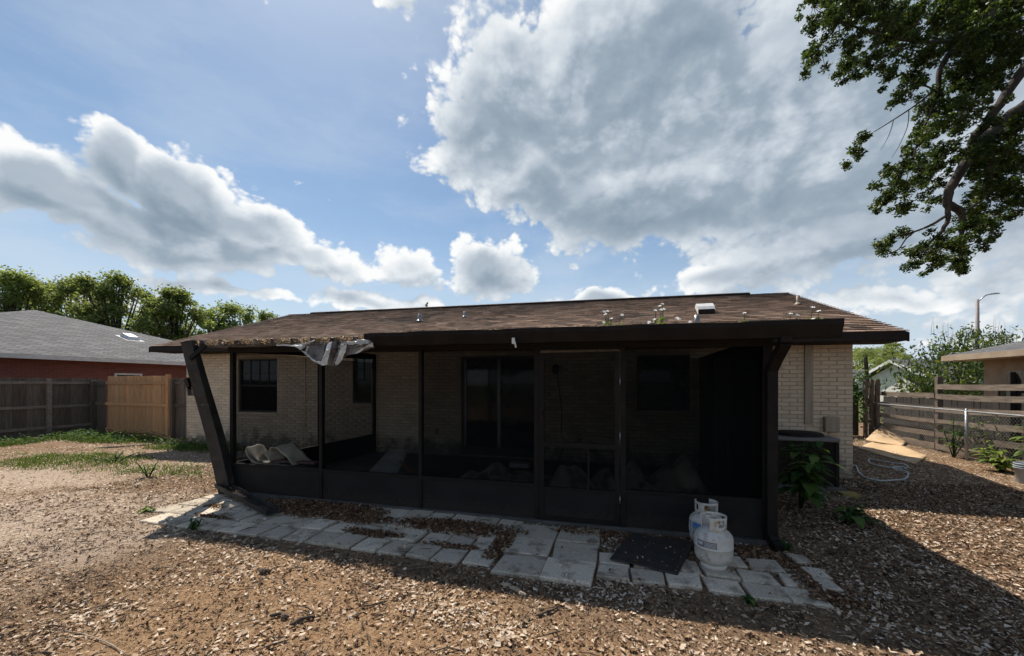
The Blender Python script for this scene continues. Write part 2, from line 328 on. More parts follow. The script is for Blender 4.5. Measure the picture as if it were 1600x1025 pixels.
def roofmat(name, c1, c2, c3):
    m, N, b = newmat(name); tc = N.new('ShaderNodeTexCoord').outputs['Object']; sp = N.new('ShaderNodeSeparateXYZ'); N.put(sp.inputs[0], tc)
    cb = N.new('ShaderNodeCombineXYZ'); N.put(cb.inputs[0], N.m('ADD', sp.outputs[0], sp.outputs[1])); N.put(cb.inputs[1], N.m('MULTIPLY', sp.outputs[2], 3.1))
    bt = N.new('ShaderNodeTexBrick'); N.put(bt.inputs['Vector'], cb.outputs[0]); N.put(bt.inputs['Color1'], c1); N.put(bt.inputs['Color2'], c2); N.put(bt.inputs['Mortar'], c3)
    bt.inputs['Scale'].default_value = 1; bt.inputs['Brick Width'].default_value = .45; bt.inputs['Row Height'].default_value = .19; bt.inputs['Mortar Size'].default_value = .022; bt.inputs['Mortar Smooth'].default_value = .5
    c = N.mix(N.m('MULTIPLY', N.noise(tc, 1.2, 5, .6), .5), bt.outputs[0], c3)
    N.put(b.inputs['Base Color'], c); b.inputs['Roughness'].default_value = .95
    bp = N.new('ShaderNodeBump'); bp.inputs['Distance'].default_value = .01; bp.invert = True; N.put(bp.inputs['Height'], bt.outputs['Fac']); N.put(b.inputs['Normal'], bp.outputs[0]); return m
M['greyroof'] = roofmat('grey_shingle_roof', (.19,.185,.187), (.105,.103,.106), (.05,.05,.052))
M['brownroof'] = roofmat('brown_shingle_roof', (.15,.10,.072), (.11,.075,.057), (.06,.045,.038))
# ------------------------------------------------------------------ ground
def gz_(x, y): return (fb(x, y, .5, 3)-.5)*.05+(fb(x, y, 2.6, 8)-.5)*.022
def flatten(x, y):      # the soil is level under pavers and porch
    return np.clip(np.maximum(np.maximum(-6.0-x, x-1.9), np.maximum(2.9-y, y-8.2))/.8, 0, 1)
def ground_z(x, y):
    x = np.asarray(x, float); y = np.asarray(y, float)
    near = np.clip(1-np.hypot(x, y-5)/26, 0, 1)
    return gz_(x, y)*np.minimum(near*2, 1)*flatten(x, y)
def ground_mat():
    m, N, b = newmat('leaf_strewn_soil'); tc = N.new('ShaderNodeTexCoord').outputs['Object']
    def blobm(x, y, rx, ry):
        q = N.v('MULTIPLY', N.v('SUBTRACT', N.v('ADD', tc, N.v('SCALE', N.v('SUBTRACT', N.noise(tc, 1.1, 4, .6, out=1), (.5,.5,.5)), 2.2)), (x, y, 0)), (1/rx, 1/ry, 0)); return N.ss(N.v('LENGTH', q, out=1), 1.15, .55)
    sand = N.mix(N.noise(tc, 9, 6, .7), (.37,.275,.20), (.57,.45,.35))
    mulch = N.mix(N.ss(N.noise(tc, 30, 6, .75), .35, .68), (.26,.15,.078), (.47,.31,.18))
    soil = N.mix(N.ss(N.noise(tc, 18, 6, .75), .35, .68), (.17,.105,.063), (.35,.235,.15))
    col = N.mix(N.m('MAXIMUM', blobm(-6.8, 3.0, 2.6, 1.5), blobm(-9.8, 4.4, 2.0, 1.0)), soil, sand); col = N.mix(N.m('MULTIPLY', blobm(-9.5, 6.2, 3, 1.6), .5), col, sand)
    col = N.mix(blobm(-1.7, 2.2, 2.6, 1.1), col, mulch)
    spk = N.ss(N.noise(tc, 120, 3, .6), .60, .70); col = N.mix(N.m('MULTIPLY', spk, .5), col, (.42,.33,.23))
    dk = N.ss(N.noise(N.v('ADD', tc, (4,2,1)), 85, 3, .6), .58, .70); col = N.mix(N.m('MULTIPLY', dk, .6), col, (.045,.028,.018))
    far = N.new('ShaderNodeSeparateXYZ'); N.put(far.inputs[0], tc)
    away = N.ss(N.v('LENGTH', N.v('SUBTRACT', tc, (-3, 5, 0)), out=1), 17, 24)
    lawn = N.mix(N.noise(tc, 3, 5, .6), (.06,.085,.025), (.12,.12,.05))
    col = N.mix(away, col, lawn)
    N.put(b.inputs['Base Color'], col); b.inputs['Roughness'].default_value = .95; b.inputs['Specular IOR Level'].default_value = .1
    bp = N.new('ShaderNodeBump'); bp.inputs['Distance'].default_value = .035; bp.inputs['Strength'].default_value = .9
    N.put(bp.inputs['Height'], N.m('ADD', N.noise(tc, 34, 7, .72), N.m('MULTIPLY', N.noise(tc, 9, 4, .6), 1.2))); N.put(b.inputs['Normal'], bp.outputs[0]); return m
def build_ground():
    def axis(lo, hi, step):
        a = list(np.arange(lo, hi+1e-6, step)); e = []; d = step
        while d < 900: d *= 1.5; e.append(d)
        return np.array([lo-x for x in e[::-1]]+a+[hi+x for x in e])
    X = axis(-18, 9, .12); Y = axis(0, 18, .12); gx, gy = np.meshgrid(X, Y); gz = ground_z(gx, gy)
    V = np.stack([gx, gy, gz], -1).reshape(-1, 3); nx, ny = len(X), len(Y)
    i, j = np.meshgrid(np.arange(nx-1), np.arange(ny-1)); a = (j*nx+i).ravel()
    o = link('ground', np_mesh('ground', V, np.stack([a, a+1, a+nx+1, a+nx], 1), smooth=True), ground_mat(), kind='structure'); o['label'] = 'leaf-strewn bare soil of the backyard'
build_ground()
# ------------------------------------------------------------------ paver patio
def build_pavers():
    root = thing('patio', 'grey concrete pavers laid in front of the screened porch', None, (-2, 3.8, 0), kind='structure')
    def unit(w, d):
        h, e = .045, .008; m = MB(); x, y = w/2, d/2; j = [random.uniform(-.006, .006) for _ in range(8)]; ch = random.randrange(6)
        c4 = [[-x+j[0],-y+j[1]],[x+j[2],-y+j[3]],[x+j[4],y+j[5]],[-x+j[6],y+j[7]]]
        if ch < 4: c4[ch] = [c4[ch][0]*.88, c4[ch][1]*.86]
        m.add([(*c,0) for c in c4]+[(*c,h-e) for c in c4]+[(c[0]-math.copysign(e,c[0]),c[1]-math.copysign(e,c[1]),h) for c in c4],
              [(0,1,5,4),(1,2,6,5),(2,3,7,6),(3,0,4,7),(4,5,9,8),(5,6,10,9),(6,7,11,10),(7,4,8,11),(8,9,10,11)]); me = m.mesh('paver'); me.materials.append(M['paver']); return me
    me30 = [unit(.272, .286) for _ in range(7)]; me30b = [unit(.268, .235) for _ in range(5)]; me45 = [unit(.426, .378) for _ in range(6)]; me15 = [unit(.15, .2) for _ in range(3)]
    def put(me, x, y, rot=0, dz=0):
        o = link('paver', random.choice(me), None, root); r = random.uniform
        o.location = (x+r(-.008,.008), y+r(-.008,.008), -.017+dz+r(-.008,.008)); o.rotation_euler = (R(r(-1.4,1.4)), R(r(-1.4,1.4)), R(rot+r(-1.4,1.4)))
    for j, y in enumerate((3.455, 3.765, 4.075, 4.36)):
        xs = -5.287 if j == 0 else -5.60+.026*(j-1)
        k = 0
        while xs+k*.288 < -1.2:
            x = xs+k*.288; k += 1
            if j == 3 and -5.2 < x < -3.0: continue
            put(me30, x, y+(.012*math.sin(x*1.3)), rot=.6*math.sin(x))
    for y in (3.395, 3.81, 4.20):
        for x in (-.870, -.43): put(me45, x, y, dz=.008)
    for j, (y, xs) in enumerate(((3.475, (-.07,.215,.50,.785,1.07,1.335)), (3.735, (-.06,.23,.52,.81,1.10,1.385)), (4.0, (.93,1.21)))):
        for x in xs: put(me30b, x, y+.012*math.sin(x*4), rot=1.2)
    for x, y in ((1.585,3.72),(1.60,3.95),(1.58,4.20)): put(me15, x, y, rot=3)
build_pavers()
# ------------------------------------------------------------------ house
XL, XR, YF, YB = -11.4, 3.8, 8.05, 15.95
EX0, EX1, EY0, EY1, RY = -11.85, 4.22, 7.48, 16.5, 12.0
SL = .350
def roofz(x, y): return 2.44+SL*(min(y, 2*RY-y)-EY0)+.0105*(EX1-x)
OPEN = [(-9.60,-8.35,.90,2.26), (-6.12,-5.62,1.17,2.26), (-3.37,-1.68,.20,2.21), (.29,1.24,1.11,2.17)]
house = thing('brick_house', 'low cream painted brick house with brown shingle gable roof', 'house', (-4, 8, 0))
def build_house():
    # wall body with real openings
    xs = sorted({XL, XR, *[o[0] for o in OPEN], *[o[1] for o in OPEN]}); zs = sorted({0, 2.42, *[o[2] for o in OPEN], *[o[3] for o in OPEN]})
    m = MB()
    for i in range(len(xs)-1):
        run = None
        for j in range(len(zs)-1):
            cx, cz = (xs[i]+xs[i+1])/2, (zs[j]+zs[j+1])/2
            solid = not any(o[0] < cx < o[1] and o[2] < cz < o[3] for o in OPEN)
            if solid: run = [zs[j], zs[j+1]] if run is None else [run[0], zs[j+1]]
            if run and (not solid or j == len(zs)-2): m.box(xs[i], xs[i+1], YF+.012, YF+.20, run[0]-.3*(run[0] == 0), run[1]); run = None
    wall = m.build('wall', M['mortar'], house)
    m = MB()
    for (x, a, b) in ((XR, XR-.2, XR-.002), (XL, XL+.002, XL+.2)):
        m.box(a, b, YF+.2, YB, -.3, 2.42)
        m.add([(a,YF+.2,2.42),(b,YF+.2,2.42),(a,YB,2.42),(b,YB,2.42),(a,RY,roofz(a,RY)-.1),(b,RY,roofz(b,RY)-.1)], [(0,1,5,4),(1,3,5),(3,2,4,5),(2,0,4),(0,2,3,1)])
    m.box(XL, XR, YB, YB+.2, -.3, 2.42); m.build('side_wall', M['creambrick'], house)
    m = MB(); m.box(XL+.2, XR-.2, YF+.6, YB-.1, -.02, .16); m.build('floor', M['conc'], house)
    # bricks
    bw, bh, gap, d = .226, .0615, .0105, .016
    def bm(w):
        x, y, z, e = w/2, bh/2, 0, .005; mm = MB()
        V = [(-x,0,-y),(x,0,-y),(x,0,y),(-x,0,y),(-x,-d+e,-y),(x,-d+e,-y),(x,-d+e,y),(-x,-d+e,y),(-x+e,-d,-y+e),(x-e,-d,-y+e),(x-e,-d,y-e),(-x+e,-d,y-e)]
        return V, [(0,1,5,4),(1,2,6,5),(2,3,7,6),(3,0,4,7),(4,5,9,8),(5,6,10,9),(6,7,11,10),(7,4,8,11),(8,9,10,11)]
    cells = []
    rows = int(2.40/(bh+gap))
    for r in range(rows):
        z = .01+r*(bh+gap)+bh/2; x = XR-(0 if r % 2 else (bw+gap)/2)
        edges = []; cur = XR; first = True
        while cur > XL+.04:
            w = bw if not (first and r % 2 == 0) else (bw-gap)/2; first = False
            segs = [(max(cur-w, XL), cur)]
            for o in OPEN:
                if o[2]-bh/2 < z < o[3]+bh/2:
                    ns = []
                    for a, b in segs:
                        if b <= o[0] or a >= o[1]: ns.append((a, b))
                        else:
                            if a < o[0]-.03: ns.append((a, o[0]-.002))
                            if b > o[1]+.03: ns.append((o[1]+.002, b))
                    segs = ns
            for a, b in segs:
                if b-a > .03: cells.append(((a+b)/2, z, b-a))
            cur -= w+gap
    near = sorted(cells, key=lambda c: -c[0]); near = [c for c in near if c[0] > 2.30][:300]; ns = set(near)
    cache = {}
    for x, z, w in near:
        k = round(w, 3)
        if k not in cache:
            V, Fc = bm(k); me = MB().add(V, Fc).mesh('brick'); me.materials.append(M['brick']); cache[k] = me
        o = link('brick', cache[k], None, wall); o.location = (x, YF+.016+random.uniform(-.003,.002), z+random.uniform(-.0015,.0015)); o.rotation_euler = (0, R(random.uniform(-.5,.5)), R(random.uniform(-.5,.5)))
    VV = []; FF = []; rr = []
    for c in cells:
        if c in ns: continue
        V, Fc = bm(c[2]); o = len(VV); dy = random.uniform(-.003,.002); rv = random.random()
        VV += [(v[0]+c[0], v[1]+YF+.016+dy, v[2]+c[1]) for v in V]; FF += [[i+o for i in f] for f in Fc]; rr += [rv]*9
    link('brick_field', np_mesh('brick_field', np.array(VV), np.array(FF), rr), M['brick'], wall, kind='stuff')
    # roof deck, soffit, fascia
    m = MB()
    P = lambda x, y, dz=0: (x, y, roofz(x, y)+dz)
    for ya, yb in ((EY0, RY), (EY1, RY)):
        m.hexa([P(EX0,ya,-.14), P(EX1,ya,-.14), P(EX1,yb,-.14), P(EX0,yb,-.14), P(EX0,ya,-.012), P(EX1,ya,-.012), P(EX1,yb,-.012), P(EX0,yb,-.012)])
    roof = m.build('roof', M['brownroof'], house)
    m = MB(); zl = roofz(EX0, EY0); zr = roofz(EX1, EY0)
    m.hexa([(EX0,EY0-.025,zl-.15),(EX1,EY0-.025,zr-.15),(EX1,EY0-.002,zr-.15),(EX0,EY0-.002,zl-.15),(EX0,EY0-.025,zl-.015),(EX1,EY0-.025,zr-.015),(EX1,EY0-.002,zr-.015),(EX0,EY0-.002,zl-.015)])
    for xa, xb in ((EX1+.002, EX1+.026), (EX0-.026, EX0-.002)):
        for ya, yb in ((EY0-.025, RY), (EY1, RY)):
            m.hexa([P(xa,ya,-.16),P(xb,ya,-.16),P(xb,yb,-.16),P(xa,yb,-.16),P(xa,ya,-.018),P(xb,ya,-.018),P(xb,yb,-.018),P(xa,yb,-.018)])
    m.build('fascia', M['fascia'], house)
    m = MB(); m.hexa([(EX0,EY0,zl-.155),(EX1,EY0,zr-.155),(EX1,YF+.03,zr-.155),(EX0,YF+.03,zl-.155),(EX0,EY0,zl-.142),(EX1,EY0,zr-.142),(EX1,YF+.03,zr-.142),(EX0,YF+.03,zl-.142)]); m.build('soffit', M['fascia'], house)
    # shingles, course by course
    ex = .145; run = math.hypot(1, SL); dy = ex/run; rows = int((RY-EY0)/dy)+1
    tabs = []
    for r in range(rows):
        y = EY0-.02+r*dy; x = EX0-.03-random.random()*.3
        while x < EX1+.02:
            w = random.choice((.17,.21,.25,.30,.33)); tabs.append((max(x, EX0-.03), min(x+w, EX1+.03), y, random.random(), random.uniform(.004,.012))); x += w
    def tabgeo(x0, x1, y, t, ox=0, oy=0, oz=0):
        y1 = min(y+dy*1.18, RY); y0 = y+random.uniform(-.004,.004)
        a = [(x0+.002,y0),(x1-.002,y0),(x1-.002,y1),(x0+.002,y1)]
        b = [(x, yy, roofz(x, yy)+(.004 if i < 2 else -.008)) for i, (x, yy) in enumerate(a)]
        tp = [(p[0], p[1], p[2]+t*.7+.004) for p in b[:2]]
        V = [b[0], b[1], b[2], b[3], tp[0], tp[1]]
        return [(p[0]-ox, p[1]-oy, p[2]-oz) for p in V], [(0,1,5,4),(4,5,2,3),(1,2,5),(0,4,3)]
    vis = sorted(tabs, key=lambda t: -((t[1]-t[0])*1.0)/max(1.5, (t[2]**2+((t[0]+t[1])/2)**2))); vis = [t for t in vis if t[0] > 1.2 or t[2] > 8.2][:300]; vs = set(vis)
    for t in vis:
        V, Fc = tabgeo(*t[:3], t[4], t[0], t[2], roofz(t[0], t[2])); o = MB().add(V, Fc).build('shingle', M['shingle'], roof); o.location = (t[0], t[2], roofz(t[0], t[2]))
    VV = []; F4 = []; rr = []
    for t in tabs:
        if t in vs: continue
        V, Fc = tabgeo(*t[:3], t[4]); o = len(VV); VV += V; F4 += [[o,o+1,o+5,o+4],[o+4,o+5,o+2,o+3]]; rr += [t[3]]*2
    link('shingle_field', np_mesh('shingle_field', np.array(VV), np.array(F4), rr), M['shingle'], roof, kind='stuff')
    # ridge vent
    m = MB(); xa, xb = -10.8, 3.3
    m.add([(xa,RY-.16,roofz(xa,RY)-.045),(xb,RY-.16,roofz(xb,RY)-.045),(xb,RY+.16,roofz(xb,RY)-.045),(xa,RY+.16,roofz(xa,RY)-.045),(xa,RY-.16,roofz(xa,RY)+.01),(xb,RY-.16,roofz(xb,RY)+.01),(xb,RY,roofz(xb,RY)+.06),(xa,RY,roofz(xa,RY)+.06),(xb,RY+.16,roofz(xb,RY)+.01),(xa,RY+.16,roofz(xa,RY)+.01)],
          [(0,1,5,4),(4,5,6,7),(6,8,9,7),(2,3,9,8),(0,4,7,9,3),(1,2,8,6,5)]); m.build('ridge_vent', M['fascia'], roof)
    def onroof(px, py):
        lo, hi = 7.5, 12.
        for _ in range(40):
            y = (lo+hi)/2; p = pt(px, py, y)
            if p.z > roofz(p.x, p.y): lo = y
            else: hi = y
        return pt(px, py, lo)
    for px, py, h, r in ((656,502,.20,.05),(726,496,.16,.035),(1089,509,.20,.05),(1247,476,.20,.035)):
        p = onroof(px, py); mm = MB(); mm.tube([(p.x,p.y,p.z-.06),(p.x,p.y,p.z+h)], r, 12); mm.lathe([(r*2.2,-.0),(r*1.3,.05),(r*1.0,.055)], p, 14); mm.build('vent_pipe', M['alu'] if px < 1200 else M['trim'], roof)
    p = onroof(1103, 490); mm = MB(); w, l, h = .17, .42, .17
    pr = [(-l/2, .0), (-l/2+.01, .10), (-l/2+.09, h), (.06, h+.03), (l/2, .10)]
    V = [(p.x+sx*w, p.y+a+.12, p.z+b+SL*(a+.1)) for sx in (-1, 1) for a, b in pr]
    mm.add(V, [(1,6,7,2),(2,7,8,3),(3,8,9,4),(0,1,2,3,4),(9,8,7,6,5)]); mm.build('roof_vent', M['whitepaint'], roof)
    MB().box(p.x-w+.012, p.x+w-.012, p.y-.085, p.y-.08, p.z-.02, p.z+.085).build('vent_mouth', M['fascia'], roof)
    # windows
    def window(x0, x1, z0, z1, rows, cols, rot=0, mid=True):
        w = thing_part('window', house); f = MB(); t = .045; y0, y1 = YF+.055, YF+.115
        f.box(x0, x0+t, y0, y1, z0, z1); f.box(x1-t, x1, y0, y1, z0, z1); f.box(x0+t, x1-t, y0, y1, z0, z0+t); f.box(x0+t, x1-t, y0, y1, z1-t, z1)
        if mid: f.box(x0+t, x1-t, y0+.01, y1-.004, (z0+z1)/2-.022, (z0+z1)/2+.022)
        f.build('frame', M['frame'], w)
        zm = (z0+z1)/2
        for a, b in ((z0+t, zm-.022), (zm+.022, z1-t)):
            pn = MB(); pn.box(x0+t, x1-t, y1-.035, y1-.03, a, b); pn.build('pane', M['glass'], w)
        mu = MB()
        for i in range(1, cols): x = x0+t+(x1-x0-2*t)*i/cols; mu.box(x-.009, x+.009, y1-.05, y1-.036, zm+.024 if mid else z0+t, z1-t)
        for j in range(1, rows): z = zm+(z1-t-zm)*j/rows; mu.box(x0+t, x1-t, y1-.049, y1-.037, z-.008, z+.008)
        mu.build('muntin', M['frame'], w)
        s = MB(); s.box(x0-.02, x1+.02, YF-.03, YF+.054, z0-.05, z0-.002); s.build('sill', M['brick'], w)
    window(*OPEN[0], 2, 4); window(*OPEN[1], 2, 2); window(*OPEN[3], 2, 3)
    # sliding door
    x0, x1, z0, z1 = OPEN[2]; sd = thing_part('sliding_door', house); f = MB(); t = .055; y0, y1 = YF+.03, YF+.14
    f.box(x0, x0+t, y0, y1, z0, z1); f.box(x1-t, x1, y0, y1, z0, z1); f.box(x0+t, x1-t, y0, y1, z1-t, z1); f.box(x0+t, x1-t, y0, y1, z0, z0+.05); f.build('frame', M['frame'], sd)
    xm = (x0+x1)/2; f = MB(); f.box(xm-.03, xm+.03, y0+.02, y1-.03, z0+.05, z1-t); f.box(x0+t, x0+t+.04, y0+.02, y1-.03, z0+.05, z1-t); f.build('stile', M['alu'], sd)
    for a, b, yy in ((x0+t+.04, xm-.03, y1-.06), (xm+.03, x1-t, y1-.045)): MB().box(a, b, yy, yy+.006, z0+.05, z1-t).build('pane', M['glass'], sd)
    MB().box(x0, x1, YF-.02, YF+.029, z0-.10, z0-.002).build('threshold', M['conc'], sd)
    MB().box(3.085, 3.21, YF-.035, YF-.003, .92, 2.30).build('conduit_cover', M['trim'], house, .004)
    b = MB().box(3.36, 3.57, YF-.10, YF-.003, .80, 1.06).build('meter_box', M['trim'], house, .008)
    mm = MB(); mm.tube([(3.43,YF-.05,.02),(3.43,YF-.05,.80)], .014, 8) if 0 else mm.tube([(3.52,YF-.01,.43),(3.52,YF-.07,.43),(3.52,YF-.09,.40)], .016, 8); mm.lathe([(.0,.0),(.03,.0),(.03,.012),(0,.012)], (3.52,YF-.07,.45), 10); mm.build('hose_bib', M['alu'], house)
    # wall lantern with a dangling wire, power outlet
    p = pt(868, 577, YF-.05); mm = MB(); mm.lathe([(.02,.10),(.07,.06),(.06,-.06),(.03,-.10),(0,-.10)], p, 10); mm.bar(p+Vector((0,0,.05)), p+Vector((0,.06,.05)), .03, .03); mm.build('wall_lantern', M['frame'], house)
    MB().tube([p+Vector((.03,0,-.05)), pt(878,640,YF-.04), pt(877,680,YF-.05), pt(884,690,YF-.06), pt(872,722,YF-.1)], .006, 6).build('wire', M['fascia'], house)
    p = pt(683, 674, YF-.01); MB().box(p.x-.04, p.x+.04, YF-.022, YF-.004, p.z-.06, p.z+.06).build('outlet', M['trim'], house)
    MB().tube([pt(477,560,YF-.012), pt(477,668,YF-.012)], .010, 6).build('conduit', M['brick'], house)
def algae(m):       # grey-green damp stains that creep up the foot of the wall
    N = NT(m.node_tree); b = N.n['Principled BSDF']; old = b.inputs['Base Color'].links[0].from_socket
    ps = N.new('ShaderNodeNewGeometry').outputs['Position']; sp = N.new('ShaderNodeSeparateXYZ'); N.put(sp.inputs[0], ps)
    h = N.m('ADD', N.ss(sp.outputs[2], .75, .05, 0., .34), N.m('MULTIPLY', N.noise(ps, 3.2, 7, .68), 1.)); N.put(b.inputs['Base Color'], N.mix(N.m('MULTIPLY', N.ss(h, .62, .86), .75), old, (.13, .115, .085)))
algae(M['brick']); algae(M['mortar'])
def thing_part(name, parent):
    o = bpy.data.objects.new(name, None); COL.objects.link(o); o.parent = parent; o.matrix_parent_inverse = PINV[parent.name]; PINV[o.name] = Matrix(); return o
build_house()
# ------------------------------------------------------------------ screened porch
PY, PX0, PX1 = 4.55, -5.52, 1.42
porch = thing('screened_porch', 'dark bronze screened porch with torn roof edge on the brick house', 'porch', (-2, 4.6, 0))
def pz(x, y): return 2.10+(y-4.2)*.045-.008*(x-1.8)         # underside of the porch roof
def build_porch():
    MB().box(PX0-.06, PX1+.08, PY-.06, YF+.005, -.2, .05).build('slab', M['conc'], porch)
    X = lambda px: pt(px, 600, PY).x
    KW = .46; HD = 1.99; hd = lambda x: 2.0+(PX1-x)/(PX1-PX0)*.085
    jl, jr = X(843), X(969)
    posts = [(PX0, .06), (X(503), .05), (X(658), .045), (jl-.03, .06), (jr+.03, .06), (PX1, .09)]
    for x, w in posts: MB().box(x-w/2, x+w/2, PY-.03, PY+.03, .051, hd(x)).build('post', M['dark'], porch, .003)
    for (x, y) in ((PX0, YF-.035), (PX0, 6.3)): MB().box(x-.028, x+.028, y-.03, y+.03, .051, pz(x, y)-.03).build('post', M['dark'], porch)
    m = MB(); m.hexa([(PX0-.05,PY-.04,hd(PX0)),(PX1+.05,PY-.04,hd(PX1)),(PX1+.05,PY+.04,hd(PX1)),(PX0-.05,PY+.04,hd(PX0)),(PX0-.05,PY-.04,pz(PX0,PY)-.005),(PX1+.05,PY-.04,pz(PX1,PY)-.005),(PX1+.05,PY+.04,pz(PX1,PY)-.005),(PX0-.05,PY+.04,pz(PX0,PY)-.005)]); m.build('header_beam', M['dark'], porch)
    m = MB(); m.hexa([(PX0-.03,PY+.05,HD+.10),(PX0+.03,PY+.05,HD+.10),(PX0+.03,YF-.07,HD+.2),(PX0-.03,YF-.07,HD+.2),(PX0-.03,PY+.05,pz(PX0,PY)-.006),(PX0+.03,PY+.05,pz(PX0,PY)-.006),(PX0+.03,YF-.07,pz(PX0,YF)-.01),(PX0-.03,YF-.07,pz(PX0,YF)-.01)]); m.build('side_beam', M['dark'], porch)
    # bays: knee panel, rail, screen
    for i in range(5):
        if i == 3: continue
        a = posts[i][0]+posts[i][1]/2; b = posts[i+1][0]-posts[i+1][1]/2
        MB().box(a, b, PY-.012, PY+.012, .052, KW-.045).build('knee_panel', M['kick'], porch)
        MB().box(a, b, PY-.028, PY+.028, KW-.045, KW).build('rail', M['dark'], porch, .003)
        MB().hexa([(a,PY-.002,KW),(b,PY-.002,KW),(b,PY,KW),(a,PY,KW),(a,PY-.002,hd(a)),(b,PY-.002,hd(b)),(b,PY,hd(b)),(a,PY,hd(a))]).build('screen', M['screen'] if i >= 2 else M['dimscreen'], porch) if i else None  # second bay's screen is added to dim the porch wall behind it
    MB().box(PX0-.03, PX1+.03, PY-.045, PY+.03, .046, .056).build('bottom_track', M['alu'], porch) if 0 else None
    # left side
    MB().box(PX0-.012, PX0+.012, PY+.031, YF-.066, .052, KW-.03).build('knee_panel', M['kick'], porch)
    MB().box(PX0-.026, PX0+.026, PY+.031, YF-.066, KW-.03, KW+.005).build('rail', M['dark'], porch)
    MB().box(PX0-.001, PX0+.001, PY+.031, YF-.066, KW+.005, HD+.12).build('screen', M['sidescreen'], porch)
    # right side: dark boarded wall with a door
    m = MB(); m.box(PX1-.02, PX1+.02, PY+.046, YF-.005, .052, pz(PX1,PY)-.01); m.build('side_wall', M['kick'], porch)
    MB().box(PX1-.045, PX1-.021, 5.9, 6.75, .06, 2.0).build('side_door', M['frame'], porch, .004)
    # screen door
    d = thing_part('screen_door', porch); y0, y1 = PY-.045, PY-.015; a, b = jl+.006, jr-.006; s = .055
    m = MB(); m.box(a, a+s, y0, y1, .07, HD-.01); m.box(b-s, b, y0, y1, .07, HD-.01); m.box(a+s, b-s, y0, y1, HD-.07, HD-.01); m.box(a+s, b-s, y0, y1, .07, .11); m.box(a+s, b-s, y0, y1, .40, .44); m.build('frame', M['dark'], d)
    m = MB(); m.box(a+s, b-s, y0-.004, y1, .90, .955); m.build('push_bar', M['dark'], d); 
    MB().box((a+b)/2+.10, (a+b)/2+.122, y0+.004, y1-.004, .44, .90).build('brace', M['dark'], d)
    MB().box(a+s, b-s, PY-.034, PY-.026, .11, .40).build('kick_panel', M['kick'], d)
    MB().box(a+s, b-s, PY-.031, PY-.029, .44, .90).build('screen', M['screen'], d); MB().box(a+s, b-s, PY-.031, PY-.029, .955, HD-.07).build('screen', M['screen'], d)
    m = MB(); m.box(a+.01, a+.045, y0-.012, y0-.001, 1.18, 1.34); m.tube([(a+.028,y0-.012,1.30),(a+.028,y0-.05,1.29),(a+.06,y0-.055,1.28)], .009, 8); m.build('handle', M['fascia'], d)
    for z in (.35, 1.05, 1.65): MB().tube([(b+.004,y0-.006,z-.04),(b+.004,y0-.006,z+.04)], .008, 8).build('hinge', M['alu'], d)
    # roof pans
    x = -5.98; w = .31; k = 0; y0, y1 = 4.20, EY0-.03
    while x < 1.70:
        x1 = x+w; m = MB(); t = .006; hr = .075; r = random.uniform
        sag = (r(-.02,.0) if x < -2.9 else 0); fy = r(-.03,.03) if x < -2.9 else 0
        prof = [(x,hr),(x+.012,hr),(x+.014,.0),(x1-.03,.0),(x1-.028,hr+.006),(x1-.004,hr+.006)]
        V = []; ny = 5
        for j in range(ny+1):
            yy = y0+fy+(y1-y0-fy)*j/ny; q = (1-j/ny)
            V += [(a, yy, pz(a, yy)+bz+sag*q*q+(r(-.008,.008) if x < -2.9 and j == 0 else 0)) for a, bz in prof]
        n = len(prof); Fc = [(j*n+i, j*n+i+1, (j+1)*n+i+1, (j+1)*n+i) for j in range(ny) for i in range(n-1)]
        o = m.add(V, Fc).build('roof_pan', M['pan'], porch); sm = o.modifiers.new('solid', 'SOLIDIFY'); sm.thickness = t; sm.offset = -1
        x = x1+.001
    # gutter fascia, two lengths with a splice
    def gut(xa, xb, dy):
        m = MB()
        n = 14
        for i in range(n):
            a = xa+(xb-xa)*i/n; b = xa+(xb-xa)*(i+1)/n
            za, zb = pz(a, 4.2), pz(b, 4.2); wv = lambda q: .006*math.sin(q*5.3)+.004*math.sin(q*11)
            pr = [(-.105+dy, .075), (-.12+dy, .085), (-.12+dy, .045), (-.075+dy, -.06), (-.005, -.065)]
            V = [(a, 4.2+p, za+q+(wv(a) if j < 3 else 0)) for j, (p, q) in enumerate(pr)]+[(b, 4.2+p, zb+q+(wv(b) if j < 3 else 0)) for j, (p, q) in enumerate(pr)]
            m.add(V, [(j, j+5, j+6, j+1) for j in range(4)])
        for a in (xa, xb):
            z = pz(a, 4.2); m.add([(a, 4.2+p, z+q) for p, q in pr]+[(a, 4.195, z+.08)], [(0,1,2,3,4,5)])
        o = m.build('gutter', M['gutter'], porch); q = o.modifiers.new('solid', 'SOLIDIFY'); q.thickness = .003
    xs = pt(803, 530, 4.09).x
    gut(-2.95, xs+.02, 0); gut(xs+.021, 1.86, -.006)
    p = pt(803, 533, 4.07); m = MB(); m.box(p.x-.02, p.x+.012, 4.058, 4.066, p.z-.03, p.z+.035); m.bar(p+Vector((.01,-.006,.0)), p+Vector((.025,-.012,-.07)), .012, .012); m.build('splice_strap', M['whitepaint'], porch)
    MB().hexa([(-2.93,4.075,pz(-2.9,4.2)+.086),(1.86,4.065,pz(1.86,4.2)+.086),(1.86,4.10,pz(1.86,4.2)+.09),(-2.93,4.10,pz(-2.9,4.2)+.09),(-2.93,4.075,pz(-2.9,4.2)+.09),(1.86,4.065,pz(1.86,4.2)+.09),(1.86,4.10,pz(1.86,4.2)+.094),(-2.93,4.10,pz(-2.9,4.2)+.094)]).build('gutter_lip', M['pan'], porch)
    # downspout with gooseneck
    dsp = [(1.44,4.14,2.06),(1.44,4.15,2.00),(1.435,4.34,1.86),(1.43,4.455,1.76),(1.43,4.46,.13),(1.44,4.43,.07),(1.46,4.34,.045)]
    m = MB()
